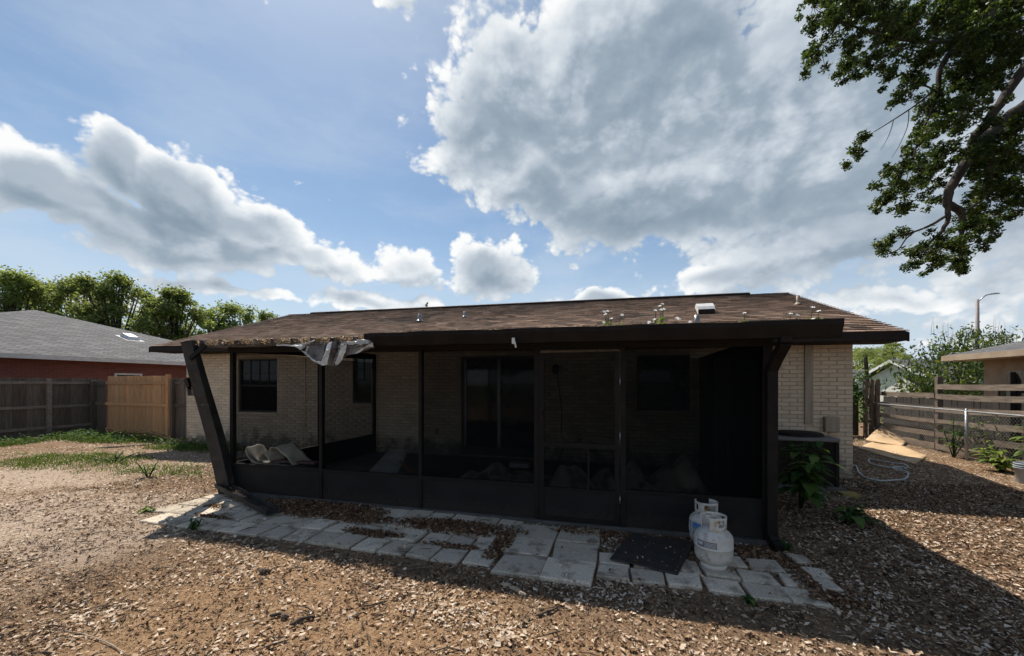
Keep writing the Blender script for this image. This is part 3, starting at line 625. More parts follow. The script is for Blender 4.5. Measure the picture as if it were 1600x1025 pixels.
    for a, b in zip(dsp, dsp[1:]): m.bar(a, b, .095, .075, up=(0,1,.01) if abs(a[1]-b[1]) < .01 else (0,0,1))
    for z in (.5, .9, 1.3): pass
    m.build('downspout', M['gutter'], porch, .008)
    # torn sheet metal hanging off the roof edge
    def Z(zx, zy, y): return pt(430+zx/6.667, 500+zy/6.667, y)
    def sheet(rows, name, mat):
        m = MB(); ns = len(rows[0])-1; 
        def fn(u, v):
            fj = v*(len(rows)-1); j = min(int(fj), len(rows)-2); fi = u*ns; i = min(int(fi), ns-1); a, b = fi-i, fj-j
            p = (rows[j][i]*(1-a)+rows[j][i+1]*a)*(1-b)+(rows[j+1][i]*(1-a)+rows[j+1][i+1]*a)*b
            s = math.sin(u*math.pi)*math.sin(v*math.pi) if 1 else 0
            return p+Vector((random.uniform(-1,1)*.006, random.uniform(-1,1)*.016*s, random.uniform(-1,1)*.006))
        m.grid(fn, ns*4, (len(rows)-1)*5, smooth=False)
        o = m.build(name, mat, porch); q = o.modifiers.new('solid', 'SOLIDIFY'); q.thickness = .004; return o
    sheet([[Z(10,255,4.19), Z(180,262,4.14), Z(300,238,4.10), Z(410,215,4.18)], [Z(20,268,4.18), Z(200,275,4.10), Z(265,310,4.07), Z(330,270,4.16)]], 'torn_flashing', M['whitemetal'])
    sheet([[Z(250,300,4.07), Z(310,330,4.06), Z(390,410,4.05), Z(480,440,4.04)], [Z(275,310,4.07), Z(310,360,4.05), Z(410,435,4.04), Z(500,475,4.04)]], 'torn_flashing', M['whitemetal'])
    sheet([[Z(330,270,4.20), Z(420,235,4.24), Z(530,230,4.22)], [Z(310,330,4.12), Z(400,330,4.16), Z(510,330,4.14)], [Z(390,415,4.08), Z(440,432,4.08), Z(490,440,4.07)]], 'torn_panel', M['pan'])
    sheet([[Z(545,250,4.10), Z(590,225,4.09)], [Z(525,330,4.05), Z(580,300,4.05)], [Z(485,420,4.03), Z(560,380,4.04)], [Z(480,470,4.02), Z(540,470,4.04)]], 'torn_flashing', M['whitemetal'])
    sheet([[Z(590,225,4.09), Z(660,220,4.2), Z(740,225,4.12)], [Z(580,300,4.05), Z(650,310,4.16), Z(700,300,4.07)], [Z(560,380,4.04), Z(610,400,4.13), Z(650,390,4.05)], [Z(540,470,4.03), Z(590,478,4.08), Z(605,470,4.05)]], 'torn_panel', M['pan'])
    sheet([[Z(690,290,4.06), Z(745,235,4.07)], [Z(660,370,4.05), Z(735,320,4.06)], [Z(625,440,4.04), Z(700,410,4.06)], [Z(622,475,4.04), Z(665,455,4.05)]], 'torn_flashing', M['whitemetal'])
    sheet([[Z(745,225,4.10), Z(830,215,4.06), Z(970,200,4.10)], [Z(760,255,4.09), Z(850,255,4.04), Z(975,245,4.08)]], 'torn_flashing', M['whitemetal'])
    sheet([[Z(745,265,4.16), Z(850,262,4.13), Z(970,205,4.10), Z(1025,235,4.07)], [Z(735,330,4.14), Z(840,300,4.12), Z(960,265,4.09), Z(1028,290,4.07)], [Z(715,400,4.12), Z(760,365,4.10), Z(850,350,4.08), Z(1000,292,4.07)]], 'torn_panel', M['pan'])
    sheet([[Z(840,340,4.06), Z(960,260,4.06), Z(1010,240,4.06)], [Z(835,355,4.06), Z(955,292,4.06), Z(1020,275,4.06)]], 'torn_flashing', M['whitemetal'])
build_porch()
# ------------------------------------------------------------------ fallen roof beam leaning at the porch corner
def build_fallen():
    t = thing('fallen_beam', 'dark metal beam leaning from the torn porch roof corner to the pavers', 'beam', (-5.75, 4.4, 0))
    a = pt(290, 533, 4.13); b = pt(351, 772, 4.42); b.z = max(b.z, .03)
    m = MB(); ax = (b-a).normalized(); sd = Vector((.97, .22, 0)); sd = (sd-ax*sd.dot(ax)).normalized(); nd = ax.cross(sd)
    if nd.y > 0: nd = -nd
    def sec(p, w, h): return [p-sd*w/2, p+sd*w/2, p+sd*w/2-nd*h, p-sd*w/2-nd*h]
    n = 10; V = []; Fc = []
    for i in range(n+1):
        q = i/n; p = a+(b-a)*q+sd*(.012*math.sin(q*3.1))+nd*(.01*math.sin(q*7)); V += sec(p, .165+.02*q, .10+.06*q)
    for i in range(n):
        for k in range(4): Fc.append((i*4+k, i*4+(k+1)%4, i*4+4+(k+1)%4, i*4+4+k))
    Fc += [(0,1,2,3), (n*4+3,n*4+2,n*4+1,n*4)]
    m.add(V, Fc).build('beam', pm('beam_paint', (.042,.039,.035), (.026,.024,.022), 4, .65, .25, 40, stain=((.12,.105,.085), 7, .58, .74, .6), spec=.25), t, .006)
    m = MB(); m.bar(pt(297, 561, 4.14), pt(322, 538, 4.2), .055, .03, up=(0,1,0)); m.build('brace', M['dark'], t)
    m = MB()       # torn bracket
    P = [pt(286,594,4.2), pt(292,590,4.16), pt(296,603,4.16), pt(292,606,4.2), pt(297,608,4.2), pt(301,618,4.18), pt(293,618,4.22)]
    m.add([p for p in P]+[p+Vector((0,.05,0)) for p in P], [(0,1,2,3),(3,4,5,6),(7,8,9,10),(10,11,12,13),(0,1,8,7),(3,0,7,10),(4,5,12,11),(6,3,10,13)]); m.build('bracket', M['fascia'], t)
    g = thing('broken_gutter_channel', 'short dark channel lying on the pavers at the foot of the leaning beam', 'gutter', (-5, 4.2, 0))
    a = Vector((-5.68, 4.48, .12)); b = gp(425, 803, .06); ax = (b-a).normalized(); sd = ax.cross(Vector((0,0,1))).normalized(); up = sd.cross(ax)
    prof = [(-.07,.06),(-.065,0),(.06,-.005),(.065,.055)]; V = []; n = 8
    for i in range(n+1):
        p = a+(b-a)*(i/n)
        V += [p+sd*(x+random.uniform(-.004,.004))+up*(z+random.uniform(-.008,.008)) for x, z in prof]
    o = MB().add(V, [(i*4+k, i*4+k+1, i*4+5+k, i*4+4+k) for i in range(n) for k in range(3)]).build('channel', bpy.data.materials['beam_paint'], g); q = o.modifiers.new('solid', 'SOLIDIFY'); q.thickness = .006
    P = np.array([a+(b-a)*random.uniform(.02,.95)+sd*random.uniform(-.06,.06)+up*random.uniform(.01,.035) for _ in range(160)]); k = len(P)
    link('leaf_debris', leaf_mesh('leaf_debris', P, RNG.uniform(.025,.05,k), RNG.uniform(.01,.022,k), RNG.uniform(0,6.28,k), RNG.uniform(-.5,.5,k), RNG.uniform(-.5,.5,k), RNG.random(k)), M['brownleaf'], g, kind='stuff')
    # leaves caught in the open roof pans
    N = 5200; x = RNG.uniform(-5.95, -2.95, N); y = 4.19+np.abs(RNG.normal(0, .35, N)); f = ((x+5.98) % .311); ok = (f > .02) & (f < .285) & (y < 7); x, y = x[ok], y[ok]
    z = np.array([pz(a, b) for a, b in zip(x, y)])+RNG.uniform(.004, .072, len(x)); k = len(x)
    o = link('roof_leaf_debris', leaf_mesh('roof_leaf_debris', np.stack([x,y,z],1), RNG.uniform(.025,.055,k), RNG.uniform(.012,.024,k), RNG.uniform(0,6.28,k), RNG.uniform(-.7,.7,k), RNG.uniform(-.7,.7,k), RNG.random(k)), M['deadleaf'], porch, kind='stuff')
    N = 4500; x = RNG.uniform(-2.9, 1.8, N); y = RNG.uniform(4.085, 4.8, N); z = np.array([pz(a, b) for a, b in zip(x, y)])+RNG.uniform(.078, .108, N)
    link('roof_leaf_debris', leaf_mesh('roof_leaf_debris', np.stack([x,y,z],1), RNG.uniform(.02,.05,N), RNG.uniform(.01,.02,N), RNG.uniform(0,6.28,N), RNG.uniform(-.4,.4,N), RNG.uniform(-.4,.4,N), RNG.random(N)), M['deadleaf'], porch, kind='stuff')
build_fallen()
# ------------------------------------------------------------------ things on the porch floor
def build_inside():
    def cloth(fn, nu, nv, name, label, cat, mat, th=.008, loc=(0,0,0)):
        m = MB(); m.grid(fn, nu, nv, smooth=True); o = m.build(name, mat, None, label=label, category=cat); q = o.modifiers.new('solid', 'SOLIDIFY'); q.thickness = th; return o
    vin = pm('cream_vinyl', (.33,.285,.215), (.23,.195,.15), 4, .6, .2, 30, stain=((.22,.17,.12), 5, .6, .75, .5))
    # curled sheet: profile along x extruded into y
    def curl(prof, y0, y1, skew):
        def fn(u, v):
            f = u*(len(prof)-1); i = min(int(f), len(prof)-2); a = f-i; x = -5.38+(prof[i][0]*(1-a)+prof[i+1][0]*a+5.32)*.56; z = prof[i][1]*(1-a)+prof[i+1][1]*a
            return Vector((x+skew*v, y0+(y1-y0)*v, z+.014*math.sin(u*9+v*4)+.008*math.sin(u*23+v*9)))
        return fn
    cloth(curl([(-4.25,.40),(-4.7,.42),(-5.1,.46),(-5.28,.56),(-5.32,.66),(-5.26,.69),(-5.16,.62),(-5.0,.53),(-4.88,.50)], 4.62, 4.86, .06), 40, 8, 'vinyl_sheet', 'cream vinyl sheet curled up behind the left porch panel', 'sheet', vin)
    cloth(curl([(-4.98,.47),(-4.90,.56),(-4.80,.63),(-4.70,.56),(-4.62,.50)], 4.66, 4.92, .06), 24, 8, 'vinyl_sheet', 'small cream vinyl fold between the curled and the slanted sheet', 'sheet', vin)
    cloth(curl([(-4.78,.50),(-4.70,.66),(-4.55,.705),(-4.28,.60),(-3.95,.44)], 4.72, 5.02, .08), 28, 8, 'vinyl_sheet', 'cream vinyl sheet slanting down beside the second porch post', 'sheet', vin)
    red = pm('dark_red_plank', (.085,.035,.03), (.05,.025,.022), 6, .7, .3, 30, stretch=(.5,6,6))
    MB().bar((-5.05,4.80,.475), (-4.35,4.90,.45), .12, .03, up=(0,0,1)).build('red_plank', red, label='dark red plank lying under the slanted vinyl sheet', category='plank')
    bl = pm('junk_block', (.05,.045,.04), (.03,.027,.025), 5, .9, .3, 30)
    m = MB(); m.box(-5.35,-4.45,4.66,5.2,.052,.41); m.build('storage_crate', bl, None, .02, label='dark crate carrying the vinyl sheets inside the porch', category='crate')
    brd = pm('grey_board', (.25,.23,.20), (.19,.17,.15), 5, .8, .2, 30)
    a = pt(575,742,4.75); b = pt(612,702,5.35); w = Vector((.50,.05,-.02))
    m = MB(); up = Vector((-.02,0,.015)); m.hexa([a, a+w*.82, b+w*.55, b, a+up, a+w*.82+up, b+w*.55+up, b+up]); m.build('leaning_board', brd, label='grey board leaning behind the middle porch post', category='board')
    lou = pm('rust_slat', (.16,.075,.045), (.10,.05,.03), 6, .7, .2, 30)
    t = thing('shutter', 'reddish louvred shutter leaning beside the grey board', 'shutter', (-3, 5, .05))
    for i in range(7):
        p = pt(627+i*2.2, 724+i*2.4, 4.85); MB().bar(p+Vector((-.03,0,.03)), p+Vector((.24,.06,-.14)), .03, .012, up=(0,1,.5)).build('slat', lou, t)
    # floor register
    p = pt(813, 722, 7.3); t = thing('floor_register', 'white slotted register on the porch floor by the sliding door', 'register', (p.x, p.y, .05))
    MB().box(p.x-.19,p.x+.19,p.y-.12,p.y+.12,.052,.13).build('box', M['whitepaint'], t, .01)
    for i in range(6): MB().box(p.x-.16+i*.058,p.x-.125+i*.058,p.y-.1,p.y+.1,.131,.139).build('slat', M['alu'], t)
    # heaps of old carpet
    car = pm('mouldy_carpet', (.62,.54,.40), (.44,.38,.28), 6, .97, .9, 70, stain=((.05,.045,.037), 3, .5, .7, .7))
    def heap(x0, x1, y, h, rr, label, seed):
        rnd = random.Random(seed); ph = [rnd.uniform(0,6) for _ in range(6)]
        def fn(u, v):
            a = math.pi*(v*1.25-.1); r = rr*(1+.20*math.sin(u*8+ph[0])+.14*math.sin(u*19+ph[1]+v*5)+.07*math.sin(u*37+v*11+ph[3])); e = min(1, 5*u, 5*(1-u))**.5
            return Vector((x0+(x1-x0)*u+.06*math.sin(v*6+ph[2]), y-math.cos(a)*r*1.25+.12*math.sin(u*5+ph[4]), .055+max(0,math.sin(a))*h*e*(1+.22*math.sin(u*11+ph[5])+.1*math.sin(u*23+v*7))))
        o = cloth(fn, 60, 18, 'carpet_roll', label, 'carpet', car, .012)
    heap(-2.5, -.95, 5.5, .34, .32, 'dim carpet roll slumped left of the screen door', 1)
    heap(-1.0, .05, 5.3, .40, .30, 'mouldy carpet roll right behind the screen door', 2)
    heap(-.05, 1.2, 5.45, .50, .36, 'tallest crumpled carpet heap in the right porch corner', 3)
    heap(-.3, .9, 5.0, .30, .22, 'flat carpet roll in front of the tall carpet heap', 4)
build_inside()
# ------------------------------------------------------------------ propane tanks, mat
def tank(x, y, rot, label, kind):
    t = thing('propane_tank', label, 'gas tank', (x, y, .03), 'propane tanks on the pavers')
    r = .153; prof = [(0,.035),(.06,.036),(.11,.05),(.14,.075),(r-.003,.105),(r,.13),(r,.185),(r+.0025,.187),(r+.0025,.193),(r,.195),(r,.262),(.146,.285),(.125,.312),(.09,.333),(.05,.343),(0,.345)]
    MB().lathe(prof, (x,y,.03), 40).build('body', M['tank'], t)
    MB().lathe([(.095,.0),(.105,.0),(.108,.05),(.098,.05),(.095,.0)], (x,y,.03), 32).build('foot_ring', M['tank'], t)
    # collar: three quarters of a ring with hand holes
    rc = .100; n = 48; rows = [.315,.345,.372,.40,.425,.448]; V = []; Fc = []
    for z in rows:
        for k in range(n+1):
            a = rot+R(-140)+R(280)*k/n; q = rc*(1+.04*(z-.31)/.14); V.append((x+q*math.cos(a), y+q*math.sin(a), .03+z))
    hole = lambda k, j: (j in (2,3) and (7 <= k <= 11 or 36 <= k <= 40)) or (j in (1,2,3) and 18 <= k <= 29) or (j == 0 and (12 <= k <= 18 or 29 <= k <= 35))
    for j in range(5):
        for k in range(n):
            if not hole(k, j): i = j*(n+1)+k; Fc.append((i, i+1, i+n+2, i+n+1))
    o = MB().add(V, Fc, True).build('collar', M['tank'], t); q = o.modifiers.new('solid', 'SOLIDIFY'); q.thickness = .007
    m = MB(); m.lathe([(.022,.34),(.022,.375),(.014,.378),(.014,.40),(.026,.402),(.026,.42),(0,.422)], (x,y,.03), 14); a = rot; m.tube([(x,y,.415),(x+.05*math.cos(a),y+.05*math.sin(a),.415)], .014, 10); m.build('valve', M['brass'], t)
    def patch(a0, a1, z0, z1, off, name, mat):
        V = []; n = 16
        for z in (z0, z1):
            for k in range(n+1): a = R(a0+(a1-a0)*k/n); V.append((x+(r+off)*math.cos(a), y+(r+off)*math.sin(a), .03+z))
        MB().add(V, [(k,k+1,k+n+2,k+n+1) for k in range(n)], True).build(name, mat, t)
    if kind == 0:
        patch(-155,-92,.205,.258,.0012,'label', M['tanklabel'])
        for i in range(4): patch(-128,-96,.211+i*.011,.215+i*.011,.0022,'label_print', M['labelline'])
        patch(-152,-134,.222,.245,.0022,'label_print', M['labelline'])
    else:
        patch(-190,-95,.135,.262,.0012,'label', M['greylabel']); patch(-150,-96,.215,.258,.0022,'label_print', M['bluelabel']); patch(-158,-152,.14,.258,.0022,'label_print', M['labelline']); patch(-185,-166,.16,.235,.0022,'label_print', M['labelline'])
tank(.775, 3.80, R(20), 'nearer white propane tank with a grey label', 0)
tank(.80, 4.24, R(-75), 'white propane tank with blue label behind the other tank', 1)
def build_mat():
    c = [Vector((-.10,3.67,0)), Vector((.45,3.53,0)), Vector((.69,4.26,0)), Vector((.11,4.38,0))]
    def fn(u, v):
        p = (c[0]*(1-u)+c[1]*u)*(1-v)+(c[3]*(1-u)+c[2]*u)*v; e = min(u,1-u,v,1-v); return Vector((p.x, p.y, .046+.006*math.sin(u*5+v*3)+(.007 if e < .03 else 0)))
    m = MB(); m.grid(fn, 36, 36); o = m.build('rubber_mat', M['rubber'], label='black rubber doormat lying askew on the pavers left of the tanks', category='doormat'); q = o.modifiers.new('solid','SOLIDIFY'); q.thickness = .012; q.offset = -1
build_mat()
# ------------------------------------------------------------------ air conditioner
def build_ac():
    x0, x1, y0, y1 = 2.35, 3.16, 7.05, 7.80
    t = thing('air_conditioner', 'dark air conditioning unit against the cream brick wall', 'air conditioner', (2.75, 7.4, 0))
    MB().box(x0-.06, x1+.06, y0-.06, y1+.06, -.05, .07).build('pad', M['conc'], t, .01)
    MB().box(x0+.03, x1-.03, y0+.03, y1-.03, .075, .74).build('coil', M['fascia'], t)
    for x in (x0, x1-.05):
        for y in (y0, y1-.05): MB().box(x, x+.05, y, y+.05, .075, .74).build('corner_post', M['dark'], t, .005)
    for i in range(22):
        z = .11+i*.029; m = MB(); m.box(x0+.05, x1-.05, y0+.006, y0+.014, z, z+.011); m.box(x1-.014, x1-.006, y0+.05, y1-.05, z, z+.011); m.build('louver', M['dark'], t)
    gr = pm('ac_cover', (.13,.13,.125), (.09,.09,.088), 5, .5, .1)
    MB().box(x0-.01, x1+.01, y0-.01, y1+.01, .741, .80).build('cover', gr, t, .015)
    m = MB(); cx, cy_ = (x0+x1)/2, (y0+y1)/2
    m.lathe([(.34,.801),(.335,.83),(.31,.845),(.1,.86),(0,.862)], (cx,cy_,0), 36); m.build('fan_guard', M['fascia'], t)
    MB().tube([(3.17,7.3,.35),(3.22,7.45,.15),(3.3,7.7,.06),(3.45,8.0,.05)], .016, 8).build('refrigerant_line', M['alu'], t)
    MB().box(3.05, 3.28, 6.72, 6.9, ground_z(3.1,6.8)-.02, ground_z(3.1,6.8)+.05).build('yellow_block', pm('yellow_block', (.35,.26,.06), (.2,.15,.05), 6, .8, .3), None, .01, label='dull yellow block on the soil by the air conditioner', category='block')
build_ac()
# ------------------------------------------------------------------ fences
def plank_mesh(w, h, d, ear=.0, name='plank', mat=None):
    e = ear; V2 = [(-w/2,0),(w/2,0),(w/2,h-e),(w/2-e,h),(-w/2+e,h),(-w/2,h-e)] if e else [(-w/2,0),(w/2,0),(w/2,h),(-w/2,h)]
    n = len(V2); m = MB(); m.add([(x,-d/2,z) for x, z in V2]+[(x,d/2,z) for x, z in V2], [tuple(range(n)), tuple(range(n,2*n))[::-1]]+[(i,(i+1)%n,n+(i+1)%n,n+i)[::-1] for i in range(n)]); me = m.mesh(name)
    if mat: me.materials.append(mat)
    return me
def picket_run(root, a, b, h, mat, w=.14, sag=0, rails=(.30, 1.0, 1.62), railmat=None, back=-1, posts=(), hv=.01):
    a = Vector(a); b = Vector(b); L = (b-a).length; t = (b-a).normalized(); ang = math.atan2(t.y, t.x); nrm = Vector((-t.y, t.x, 0))*back
    n = int(L/(w+.004)); me = plank_mesh(w, h, .018, .022, mat=mat); st = L/n
    for i in range(n):
        p = a+t*(st*(i+.5)); o = link('plank', me, None, root); o.location = (p.x, p.y, random.uniform(-hv, hv)); o.rotation_euler = (R(random.uniform(-.5,.5)), R(random.uniform(-.4,.4)), ang+R(random.uniform(-.8,.8)))
    for z in rails:
        m = MB(); q = nrm*.035; m.bar(a+q+Vector((0,0,z)), b+q+Vector((0,0,z+sag)), .036, .085); m.build('rail', railmat or mat, root)
    for d in posts:
        p = a+t*d+nrm*.07; m = MB(); m.box(p.x-.05,p.x+.05,p.y-.05,p.y+.05,-.2,h-.02); m.build('post', railmat or mat, root, .006)
def build_fences():
    lit = pm('sunlit_rail_wood', (.26,.21,.17), (.17,.14,.11), 5, .9, .4, 30, stretch=(1,1,4))  # sunlight put into the rail colour, a paler copy of the fence wood
    f = thing('board_fence', 'dark weathered tall board fence along the left side of the yard', 'fence', (-16.6, 5, 0))
    picket_run(f, (-16.6, -1.0, 0), (-17.12, 9.4, 0), 1.80, M['wood_old'], railmat=lit, back=-1, rails=(.28, .92, 1.66), posts=(2.0, 4.4, 6.8, 9.0), hv=.02)
    g = thing('cedar_gate', 'newer tan cedar board panel in the corner of the left fence', 'gate', (-15, 8.9, 0))
    a, b = pt(168, 690, 8.95), pt(268, 690, 8.75); a.z = b.z = 0
    picket_run(g, a, b, 1.87, M['wood_new'], w=.135, back=-1, rails=(.14, .98, 1.66), hv=.008)
    bb = b+(a-b).normalized()*.03; MB().box(bb.x-.05, bb.x+.05, bb.y-.12, bb.y-.02, -.2, 1.9).build('post', M['wood_new'], g, .005)
    s = thing('fence_section', 'short dark fence section between the cedar panel and the house corner', 'fence', (-12, 8.7, 0))
    picket_run(s, (b.x+.06, b.y, 0), (XL+.02, b.y+.05, 0), 1.80, M['wood_old'], back=-1, rails=(.98, 1.66), posts=(.08,))
    s = thing('fence_section', 'narrow dark fence section in the corner beside the cedar panel', 'fence', (-16.8, 9, 0))
    picket_run(s, (-17.1, 9.05, 0), (a.x-.04, a.y, 0), 1.74, M['wood_old'], back=-1, rails=(.98, 1.6), posts=(.35,))
    # right: horizontal rail fence, leaning boards
    rf = thing('plank_fence', 'weathered horizontal plank fence along the right side of the yard', 'fence', (7.7, 11, 0))
    FX = lambda y: 7.25+.055*(y-9.5)
    posts = [(6.6,1.80),(9.15,1.72),(11.95,1.80),(14.9,1.62)]
    for y, h in posts: MB().bar((FX(y),y,-.1), (FX(y)+random.uniform(-.03,.06),y+random.uniform(-.06,.06),h), .11, .10, up=(0,1,0)).build('post', M['wood_grey'], rf, .006)
    for i in range(len(posts)-1):
        (ya, ha), (yb, hb) = posts[i], posts[i+1]
        zs = (.16,.47,.78,1.08,1.36,1.58) if i < 2 else (.14,.42,.72,1.02,1.33)
        for z in zs:
            r = random.uniform; dx = .075*(1 if r(0,1) > .35 else -1)
            A = Vector((FX(ya)-.075, ya+.02, z+r(-.03,.03))); B = Vector((FX(yb)-.075, yb-.02, z+r(-.03,.03)-(.05 if i == 1 else 0))); m = MB(); n = 5
            for k in range(n):
                bow = lambda q: Vector((.012*math.sin(q*6), 0, -.02*math.sin(q*3.14)))
                m.bar(A+(B-A)*(k/n)+bow(k/n), A+(B-A)*((k+1)/n)+bow((k+1)/n), .024, .120)
            m.build('plank', M['wood_grey'], rf)
    bf = thing('picket_fence', 'dark picket fence of the neighbour behind the plank fence', 'fence', (8.6, 9, 0))
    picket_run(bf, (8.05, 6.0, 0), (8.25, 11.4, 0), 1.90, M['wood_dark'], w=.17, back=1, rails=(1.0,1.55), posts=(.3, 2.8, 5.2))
    picket_run(bf, (8.25, 11.4, 0), (8.40, 16.0, 0), 1.22, M['wood_dark'], w=.17, back=1, rails=(.4,1.0))  # far run added as dark backing behind the plank gaps
    # chain link
    cf = thing('chain_link_fence', 'low galvanised chain link fence in front of the plank fence', 'fence', (7, 10, 0))
    CXf = lambda y: 6.95+.055*(y-9.5)
    ys = [6.4, 8.5, 10.6, 14.4]
    for y in ys: MB().tube([(CXf(y),y,-.1),(CXf(y),y,1.06)], .028, 12).build('post', M['galv'], cf); MB().lathe([(.03,0),(.03,.02),(.012,.045),(0,.047)], (CXf(y),y,1.055), 10).build('post_cap', M['galv'], cf)
    MB().tube([(CXf(y),y,1.045) for y in np.linspace(6.4,14.4,9)], .02, 8).build('top_rail', M['galv'], cf)
    m = MB(); sp = .075
    L = 8.0; hgt = .98; c = 0.
    for sgn in (1, -1):
        k = -hgt
        while k < L:
            s0, s1 = max(k, 0), min(k+hgt, L)
            if s1 > s0:
                za, zb = s0-k, s1-k
                if sgn < 0: za, zb = hgt-za, hgt-zb
                y0_, y1_ = 6.4+s0, 6.4+s1; m.tube([(CXf(y0_)-.03+.003*sgn,y0_,.04+za),(CXf(y1_)-.03+.003*sgn,y1_,.04+zb)], .0019, 3, cap=False)
            k += sp
    m.build('wire_mesh', pm('dull_wire', (.17,.17,.165), (.12,.12,.118), 12, .6), cf)
    # vine-covered gate at the far end of the side passage
    g = thing('wooden_side_gate', 'old wooden gate overgrown with vines at the end of the side passage', 'gate', (6.5, 14.8, 0))
    for i, x in enumerate((4.7,5.0,5.3,5.6,5.9,6.2,6.5,6.8,7.1)): o = link('plank', plank_mesh(.2, 1.5+random.uniform(-.08,.1), .025, mat=M['wood_old']), None, g); o.location = (x, 14.95, 0)
    for px, w in ((1353,.07),(1362,.08),(1371,.10)):
        p = pt(px, 600, 14.2); MB().box(p.x-w/2,p.x+w/2,14.17,14.27,-.1,1.75).build('post', M['wood_grey'], g)
    MB().bar((4.6,14.9,1.3),(7.3,14.9,1.3),.04,.09).build('rail', M['wood_old'], g)
build_fences()
# ------------------------------------------------------------------ neighbouring houses
def hip_house():
    t = thing('red_brick_house', 'red brick house with grey shingle hip roof beyond the left fence', 'house', (-26, 11, 0))
    ex, ez, sl = -18.7, 2.60, .33; y0, y1 = 4.4, 19.2; pk = (-26.1, 11.8); zp = ez+sl*7.4; xb = -44
    m = MB(); m.box(xb+.5, ex-.5, y0+.5, y1-.5, -.2, ez-.12); m.build('wall', M['redbrick'], t)
    m = MB(); A, B, Cc, D = (ex,y0,ez), (ex,y1,ez), (xb,y1,ez), (xb,y0,ez); P = (pk[0],pk[1],zp); Q = (xb,pk[1],zp)
    m.add([A,B,Cc,D,P,Q], [(0,1,4),(1,2,5,4),(2,3,5),(3,0,4,5),(3,2,1,0)]); rf = m.build('roof', M['greyroof'], t)
    fa = pm('white_fascia', (.60,.58,.55), (.5,.48,.46), 5, .5)
    m = MB(); m.box(ex-.02, ex+.02, y0, y1, ez-.15, ez-.005); m.box(xb, ex-.02, y0-.02, y0+.02, ez-.15, ez-.005); m.build('fascia', fa, t)
    # window behind the cedar panel
    X = ex-.5; r0 = ray(178, 571); r1 = ray(221, 571); ya = X/r0.x*r0.y; yb = X/r1.x*r1.y
    w = thing_part('window', t); m = MB(); f = .07
    for (a, b, c, d) in ((ya,ya+f,.9,2.05),(yb-f,yb,.9,2.05),(ya+f,yb-f,1.98,2.05),(ya+f,yb-f,.9,.97)): m.box(X+.002, X+.05, a, b, c, d)
    m.build('frame', fa, w); MB().box(X+.002, X+.02, ya+f, yb-f, .97, 1.98).build('pane', M['glass'], w)
    # box vent
    x = None; r = ray(203, 529)
    tt = 10.
    for k in range(4000):
        tt = 10+k*.005; p = Vector((r.x*tt, r.y*tt, HC+r.z*tt))
        if p.x < ex and p.z < ez+sl*(ex-p.x): break
    m = MB(); m.hexa([p+Vector(v) for v in ((.3,-.25,-.12),(.3,.25,-.12),(-.3,.25,.06),(-.3,-.25,.06),(.25,-.2,.08),(.25,.2,.08),(-.2,.2,.26),(-.2,-.2,.26))]); m.build('roof_vent', M['whitepaint'], t, .02)
    MB().hexa([p+Vector(v) for v in ((.42,-.36,-.16),(.42,.36,-.16),(-.42,.36,.12),(-.42,-.36,.12),(.42,-.36,-.13),(.42,.36,-.13),(-.42,.36,.15),(-.42,-.36,.15))]).build('vent_flashing', pm('slate_metal', (.10,.11,.14), (.07,.08,.1), 5, .5), t)
hip_house()
def stucco_house():
    t = thing('tan_stucco_house', 'tan stucco house with pale roof beyond the right fence', 'house', (12, 12, 0))
    st = pm('tan_stucco', (.40,.28,.17), (.32,.22,.13), 3, .9, .6, 30); wood = pm('tan_fascia', (.42,.32,.22), (.34,.25,.17), 4, .6)
    ex, y1, ez, sl = 9.55, 15.3, 2.48, .28; y0 = 2.0; xr = 16.5; zr = ez+sl*(xr-ex)
    m = MB(); m.box(10.1, 24, y0+.5, y1-.62, -.2, ez-.1); m.build('wall', st, t)
    m = MB(); m.add([(ex,y0,ez),(ex,y1,ez),(23.4,y1,ez),(23.4,y0,ez),(xr,y1-5,zr),(xr,y0+5,zr),(ex,y0,ez-.06),(ex,y1,ez-.06),(23.4,y1,ez-.06),(23.4,y0,ez-.06)], [(0,5,4,1),(1,4,2),(2,4,5,3),(3,5,0),(6,7,8,9)]); m.build('roof', M['greyroof'], t)
    m = MB(); m.box(ex-.03, ex, y0, y1, ez-.16, ez-.002); m.box(ex-.03, 23.4, y1, y1+.03, ez-.16, ez-.002); m.build('fascia', wood, t)
    MB().box(ex, 10.15, y0, y1, ez-.17, ez-.10).build('soffit', wood, t)
    # dark window in the side wall
    w = thing_part('window', t); X = 10.1
    r0 = ray(1562, 606); r1 = ray(1640, 606); ya = X/r1.x*r1.y; yb = X/r0.x*r0.y
    MB().box(X-.02, X-.002, ya, yb, .95, 1.55).build('pane', M['glass'], w)
    m = MB(); m.box(X-.05, X-.003, ya-.06, ya, .9, 1.6); m.box(X-.05, X-.003, yb, yb+.06, .9, 1.6); m.box(X-.05, X-.003, ya, yb, 1.55, 1.6); m.box(X-.05,X-.003,ya,yb,.9,.95); m.build('frame', wood, w)
stucco_house()
